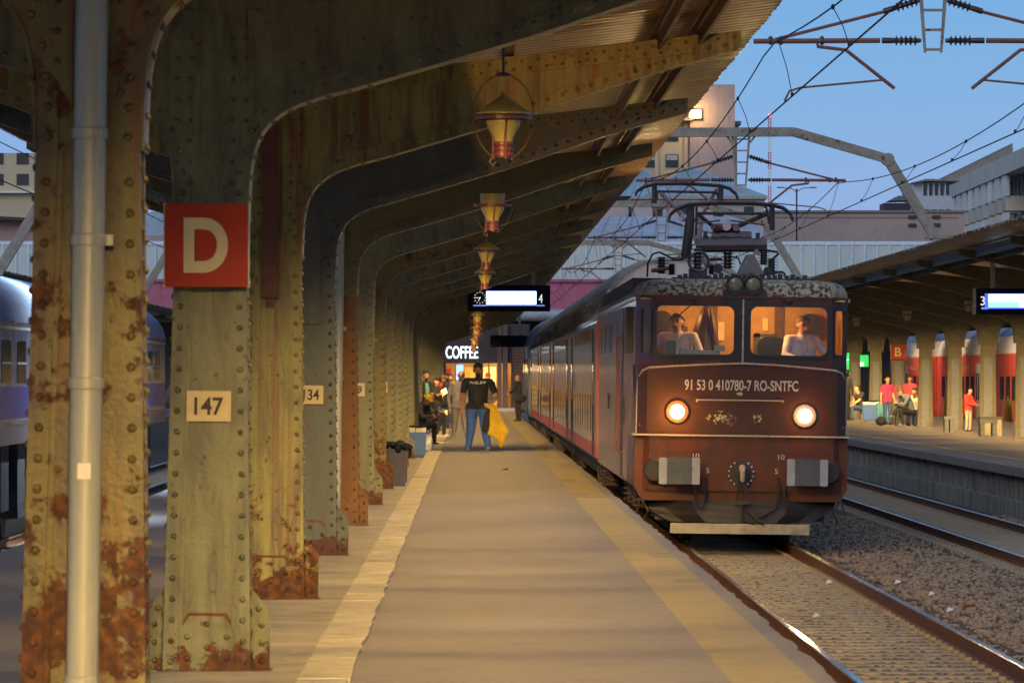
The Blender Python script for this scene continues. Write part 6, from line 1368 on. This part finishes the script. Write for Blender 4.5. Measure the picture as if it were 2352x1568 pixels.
# yellow cap man
g_ = G(961, 1022); H = 1.75
yc, JY = person('crouching man in a yellow cap and khaki jacket bending over a phone', g_, H, 42, PO(SIT, che=(0, -.06, .46), nek=(0, -.13, .55), hed=(0, -.185, .615), shR=(-.11, -.1, .53), shL=(.11, -.1, .53), elR=(-.11, -.22, .38), haR=(-.03, -.32, .40), elL=(.12, -.22, .36), haL=(.02, -.33, .38), pel=(0, 0, .27)), CK, CB, SHB, SK, HB, .0125, 'people on the left platform', hairk='capY', headpitch=28)
phone((JY['haR'] + JY['haL']) / 2 + Vector((.05, -.05, .06)), 'small dark phone in the hands of the man in the yellow cap')
q = MB(); q.box(g_.x - .22, g_.x + .22, g_.y - .16, g_.y + .26, 0, .42); tag(q.build('stone_block', m_slab), 'concrete block under the man in the yellow cap', 'block')
for x, yf, yh, fc, tp, lg, sh, sk, hr, hk, lb, kw in (
    (1002, 990, 868, 30, CB, CJ, SHB, SK, HB, 'long', 'woman in a dark printed T-shirt holding a pale sheet', dict(sleeve='short', pose=PO(STAND, elR=(-.13, -.06, .64), haR=(-.02, -.19, .70), elL=(.14, -.05, .64), haL=(.04, -.19, .68)))),
    (1016, 978, 862, 35, CR, CJ, SHB, SK2, HBR, 'afro', 'curly-haired person in a dark red shirt behind the woman with the paper', dict()),
    (1028, 975, 857, 8, CB, CK, SHB, SK2, HB, 'short', 'bearded man with folded arms in a dark jacket at the left of the kiosk', dict(beard=True, pose=PO(STAND, elR=(-.15, -.03, .64), haR=(.03, -.10, .66), elL=(.15, -.03, .64), haL=(-.03, -.10, .64)))),
    (1121, 975, 856, -10, CB, CJ, SHB, SK, HB, 'capR', 'person in a dark red cap partly hidden behind the man in black', dict()),
    (1190, 967, 859, -68, CN, CN, SHB, SK, HG, 'bald', 'balding man in a dark navy suit with a black bag, standing alone by the train', dict(neck_shirt=True, pose=PO(STAND, elR=(-.14, -.04, .64), haR=(-.06, -.19, .60), elL=(.14, -.0, .63), haL=(.15, -.08, .56))))):
    g_, H = at(x, yf, yh); kw = dict(kw); po = kw.pop('pose', STAND); o, Jx = person(lb, g_, H, fc, po, tp, lg, sh, sk, hr, .0135, 'people on the left platform', hairk=hk, **kw)
    if lb.startswith('woman in a dark printed'):
        p_ = (Jx['haR'] + Jx['haL']) / 2 + Vector((.06, -.06, .05)); q = MB(); q.add([(p_.x - .05, p_.y, p_.z - .10), (p_.x + .12, p_.y - .03, p_.z + .0), (p_.x + .06, p_.y + .0, p_.z + .16), (p_.x - .09, p_.y + .03, p_.z + .07), (p_.x - .05, p_.y + .004, p_.z - .10), (p_.x + .12, p_.y - .026, p_.z), (p_.x + .06, p_.y + .004, p_.z + .16), (p_.x - .09, p_.y + .034, p_.z + .07)], [(0, 1, 2, 3), (7, 6, 5, 4), (0, 4, 5, 1), (2, 6, 7, 3)]); tag(q.build('paper_sheet', m_white), 'pale sheet of paper held by the woman in the dark printed T-shirt', 'paper')
    if 'navy' in lb:
        q = MB(); q.ell(Jx['haL'] + Vector((.10, .0, -.12)), (.24, .12, .16), 14, 10); q.tube([Jx['haL'] + Vector((.08, 0, .0)), Jx['shL'] + Vector((0, 0, .04))], .014, 5); tag(q.build('shoulder_bag', CB, smooth=True), 'black bag hanging at the side of the man in the navy suit', 'bag')
# cab crew
for x, yh, fc, lb, hr, ht, k in ((1557, 742, -18, 'driver in a white shirt sitting behind the left windscreen of the locomotive', HB, 12, 1.0), (1842, 748, 22, 'man in a pale shirt looking down behind the right windscreen of the locomotive', HG, 0, 0)):
    Hh = 1.78; Yp = LY0 + .95; hz = 1.65 - (yh - 862) * Yp / 12000; bx = (x - 1082) * Yp / 12000
    person(lb, (bx, Yp, hz - Hh * .665), Hh, fc, PO(SIT, hed=(0, -.02, .665), elR=(-.17, -.08, .43), haR=(-.12, -.22, .40), elL=(.17, -.08, .43), haL=(.10, -.22, .42)), WSH, CB, SHB, SK, HBR, .010, 'crew in the locomotive cab', hairk='short', belly=1.1 if k else 0, headturn=0, headpitch=0 if k else 15, width=1.25 if k else 1.12, hs=1.2, neck_shirt=True)
# right platform people
for x, yf, yh, fc, tp, lg, sh, sk, hr, hk, lb, po, kw in (
    (1940, 966, 846, 0, CB, CB, SHB, SK, HG, 'bald', 'bald man in black standing on the right platform, nearest the locomotive', STAND, {}),
    (2038, 975, 864, 25, CMG, CJ, SHB, SK, HBR, 'short', 'woman in a magenta T-shirt standing by the column with the B sign', PO(STAND, elL=(.16, .05, .64), haL=(.19, .02, .50)), dict(sleeve='short')),
    (2090, 975, 862, -20, CR, CB, SHB, SK2, HB, 'long', 'long-haired woman in a dark red top standing behind the hunched sitters', STAND, {}),
    (2224, 990, 889, 48, CRR, CBG, SHB, SK, HB, 'short', 'person in a bright red sweater and beige trousers between the columns', PO(STAND, hed=(0, -.05, .915), elR=(-.13, -.06, .64), haR=(-.03, -.23, .60), elL=(.13, -.06, .64), haL=(.05, -.23, .60)), {}),):
    g_, H = at(x, yf, yh); person(lb, g_, H, fc, po, tp, lg, sh, sk, hr, .016, 'people on the right platform', hairk=hk, **kw)
def bench(x0, x1, yb, lb, Yadd=.0, h=.45):
    c_ = G((x0 + x1) / 2, yb); w_ = (x1 - x0) * c_.y / 12000; t = thing('concrete_bench', c_, lb, 'bench', 'concrete benches on the right platform')
    for s in (0, 1): q = MB(); q.box(c_.x - w_ / 2 + s * (w_ - .12), c_.x - w_ / 2 + s * (w_ - .12) + .12, c_.y, c_.y + .5, 0, h - .09); q.build('end_block', bpy.data.materials['bench concrete'] if 'bench concrete' in bpy.data.materials else M('bench concrete', (.10, .10, .098), (.07, .07, .068), rough=.85, dirt=.5), t)
    q = MB(); q.box(c_.x - w_ / 2 - .02, c_.x + w_ / 2 + .02, c_.y - .02, c_.y + .52, h - .09, h); q.build('seat_slab', bpy.data.materials['bench concrete'], t); return c_
c1 = bench(1948, 1985, 964, 'concrete bench under the seated man in black, left of the blue bin')
person('man in black T-shirt and blue jeans sitting sideways on a bench', (c1.x + .15, c1.y - .05, 0), 1.74, -62, PO(SIT, che=(0, -.03, .46), nek=(0, -.06, .575), hed=(0, -.085, .665), elR=(-.12, -.1, .42), haR=(-.06, -.24, .33), elL=(.12, -.1, .42), haL=(.06, -.24, .33)), CB, CJ, SHB, SK, HB, .016, 'people on the right platform', 'short')
c2 = bench(2058, 2108, 978, 'concrete bench carrying the hunched person in a slate hoodie')
person('brown-haired person in a slate hoodie bending forward on a bench', (c2.x + .12, c2.y - .1, 0), 1.82, -58, PO(SIT, che=(0, -.08, .45), nek=(0, -.17, .54), hed=(0, -.225, .60), shR=(-.11, -.13, .53), shL=(.11, -.13, .53), elR=(-.12, -.24, .38), haR=(-.03, -.32, .40), elL=(.12, -.24, .38), haL=(.03, -.32, .40), knR=(-.02, -.26, .33), anR=(.04, -.42, .20), knL=(.05, -.26, .28)), CGN, CB, SHG, SK, HBR, .015, 'people on the right platform', headpitch=30)
person('dark-haired person in a cream jacket sitting behind the slate hoodie', (c2.x + .38, c2.y + .35, 0), 1.72, -30, PO(SIT, che=(0, -.05, .47), nek=(0, -.1, .57), hed=(0, -.14, .65)), CCR, CJ, SHB, SK, HB, .016, 'people on the right platform', headpitch=15)
bench(2170, 2192, 992, 'narrow concrete bench end in front of the seventh right-hand column')
bench(2252, 2290, 1002, 'concrete bench just left of the stone litter box')
# bins
m_bin = M('blue bin', (.012, .085, .34), (.01, .06, .25), rough=.4, bump=.05, dirt=.25); m_bind = M('worn navy bin', (.012, .022, .09), (.03, .012, .018), rough=.5, bump=.1); m_bag = M('black plastic bag', (.01, .01, .012), rough=.22, scale=5, bump=1.0, bscale=14, bdist=.03); m_clear = M('clear plastic bag', (.42, .44, .42), (.3, .32, .3), rough=.25, bump=.8, bscale=12)
def bin_(x0, x1, yb, yt, lb, m, big, clear=False, frame=True):
    c_ = G((x0 + x1) / 2, yb); w_ = (x1 - x0) * c_.y / 12000; h = (yb - yt) * c_.y / 12000; x, y = c_.x, c_.y; t = thing('litter_bin', c_, lb, 'litter bin', 'litter bins'); q = MB()
    q.add([(x + sx * w_ * f, y + .16 + sy * .16 * f * 2 * .95, z) for z, f in ((.10 * h, .43), (.82 * h, .5)) for sx, sy in ((-1, -1), (1, -1), (1, 1), (-1, 1))], [(0, 3, 2, 1), (4, 5, 6, 7), (0, 1, 5, 4), (1, 2, 6, 5), (2, 3, 7, 6), (3, 0, 4, 7)])
    q.build('body', m, t)
    q = MB()
    for k in range(9): u = -.42 + .84 * k / 8; q.add([(x + (u - .010) * w_ * .88, y - .0, .12 * h), (x + (u + .010) * w_ * .88, y - .0, .12 * h), (x + (u + .011) * w_, y - .012, .78 * h), (x + (u - .011) * w_, y - .012, .78 * h), (x + (u - .010) * w_ * .88, y + .03, .12 * h), (x + (u + .010) * w_ * .88, y + .03, .12 * h), (x + (u + .011) * w_, y + .02, .78 * h), (x + (u - .011) * w_, y + .02, .78 * h)], [(0, 1, 2, 3), (0, 4, 5, 1), (3, 2, 6, 7), (0, 3, 7, 4), (1, 5, 6, 2)])
    q.build('rib', m, t)
    q = MB(); q.box(x - w_ * .36, x + w_ * .36, y + .05, y + .27, 0, .11 * h); q.build('plinth', m_bind, t)
    if clear: q = MB(); q.rbox(x - w_ * .49, x + w_ * .49, y, y + .30, .81 * h, .95 * h, .02); q.build('bin_liner', m_clear, t); q = MB(); q.tube([(x - .12 * w_, y - .01, .8 * h), (x - .12 * w_, y - .01, .97 * h)], .007, 5); q.build('frame_rod', m_dark, t)
    q = MB(); rr_ = random.Random(5)
    for k in range(16 if big else 9): q.ell((x + rr_.uniform(-.46, .46) * w_, y + .15 + rr_.uniform(-.15, .1), h * (rr_.uniform(.82, .93) if big else rr_.uniform(.96, 1.0))), (w_ * rr_.uniform(.12, .24), .10, h * (rr_.uniform(.05, .10) if big else .03)), 9, 6)
    if big: q.ell((x + .5 * w_, y + .12, h * .76), (.05, .09, .15 * h), 9, 6)
    q.build('bag_rim', m_bag, t, smooth=True); return c_
bin_(882, 938, 1118, 1012, 'dark navy slatted bin with a crumpled black bag, nearest to the camera', m_bind, True)
bin_(939, 979, 1052, 978, 'bright blue ribbed bin with a clear liner, left of the man in black', m_bin, False, True)
bin_(1981, 2020, 968, 920, 'blue bin with a pale rim between the benches on the right platform', m_bin, False, True)
c_ = G(2277, 1000); t = thing('stone_litter_box', c_, 'square concrete litter box with a black rim near the right edge', 'litter bin'); q = MB(); q.box(c_.x - .29, c_.x + .29, c_.y, c_.y + .5, 0, .45); q.build('body', M('pebbled concrete', (.20, .17, .11), (.12, .10, .07), rough=.9, scale=20, bump=.8), t); q = MB(); q.box(c_.x - .31, c_.x + .31, c_.y - .02, c_.y + .52, .45, .52); q.build('rim', m_dark, t)
c_ = G(2028, 972); suitcase((c_.x, c_.y, 0), .42, .28, .70, M('suitcase light blue', (.08, .38, .50), rough=.4), 'light blue suitcase between the blue bin and the hunched person')
c_ = G(2023, 977); q = MB(); q.ell(c_ + Vector((0, -.1, .15)), (.19, .15, .15), 12, 8); q.tube([c_ + Vector((-.06, -.1, .28)), c_ + Vector((0, -.1, .36)), c_ + Vector((.06, -.1, .28))], .012, 6); tag(q.build('travel_bag', CB, smooth=True), 'round black bag on the ground before the light blue suitcase', 'bag')
c_ = G(986, 1036); q = MB(); q.ell(c_ + Vector((-.02, 0, .18)), (.10, .12, .19), 12, 8); q.tube([c_ + Vector((-.06, 0, .34)), c_ + Vector((-.02, 0, .46)), c_ + Vector((.03, 0, .34))], .008, 5); tag(q.build('shopping_bag', M('printed white bag', (.55, .55, .56), (.12, .16, .35), rough=.6, scale=9), smooth=True), 'white printed shopping bag standing right of the bright blue bin', 'bag')
c_ = G(1024, 984); q = MB(); q.rbox(c_.x - .06, c_.x + .06, c_.y, c_.y + .1, 0, .22, .02); tag(q.build('shopping_bag', M('pink white bag', (.6, .4, .4), (.5, .12, .1), rough=.6, scale=9)), 'tiny pink and white carrier bag at the feet of the woman in jeans', 'bag')
# white overpainted S on the right column
text('S', (RX, 178.2 - .18, 1.05), .30, .55, M('red spray', (.5, .05, .06)), [o for o in bpy.data.objects if o.get('label') == 'column carrying the red B sign on the right platform'][0], name='red_graffiti')
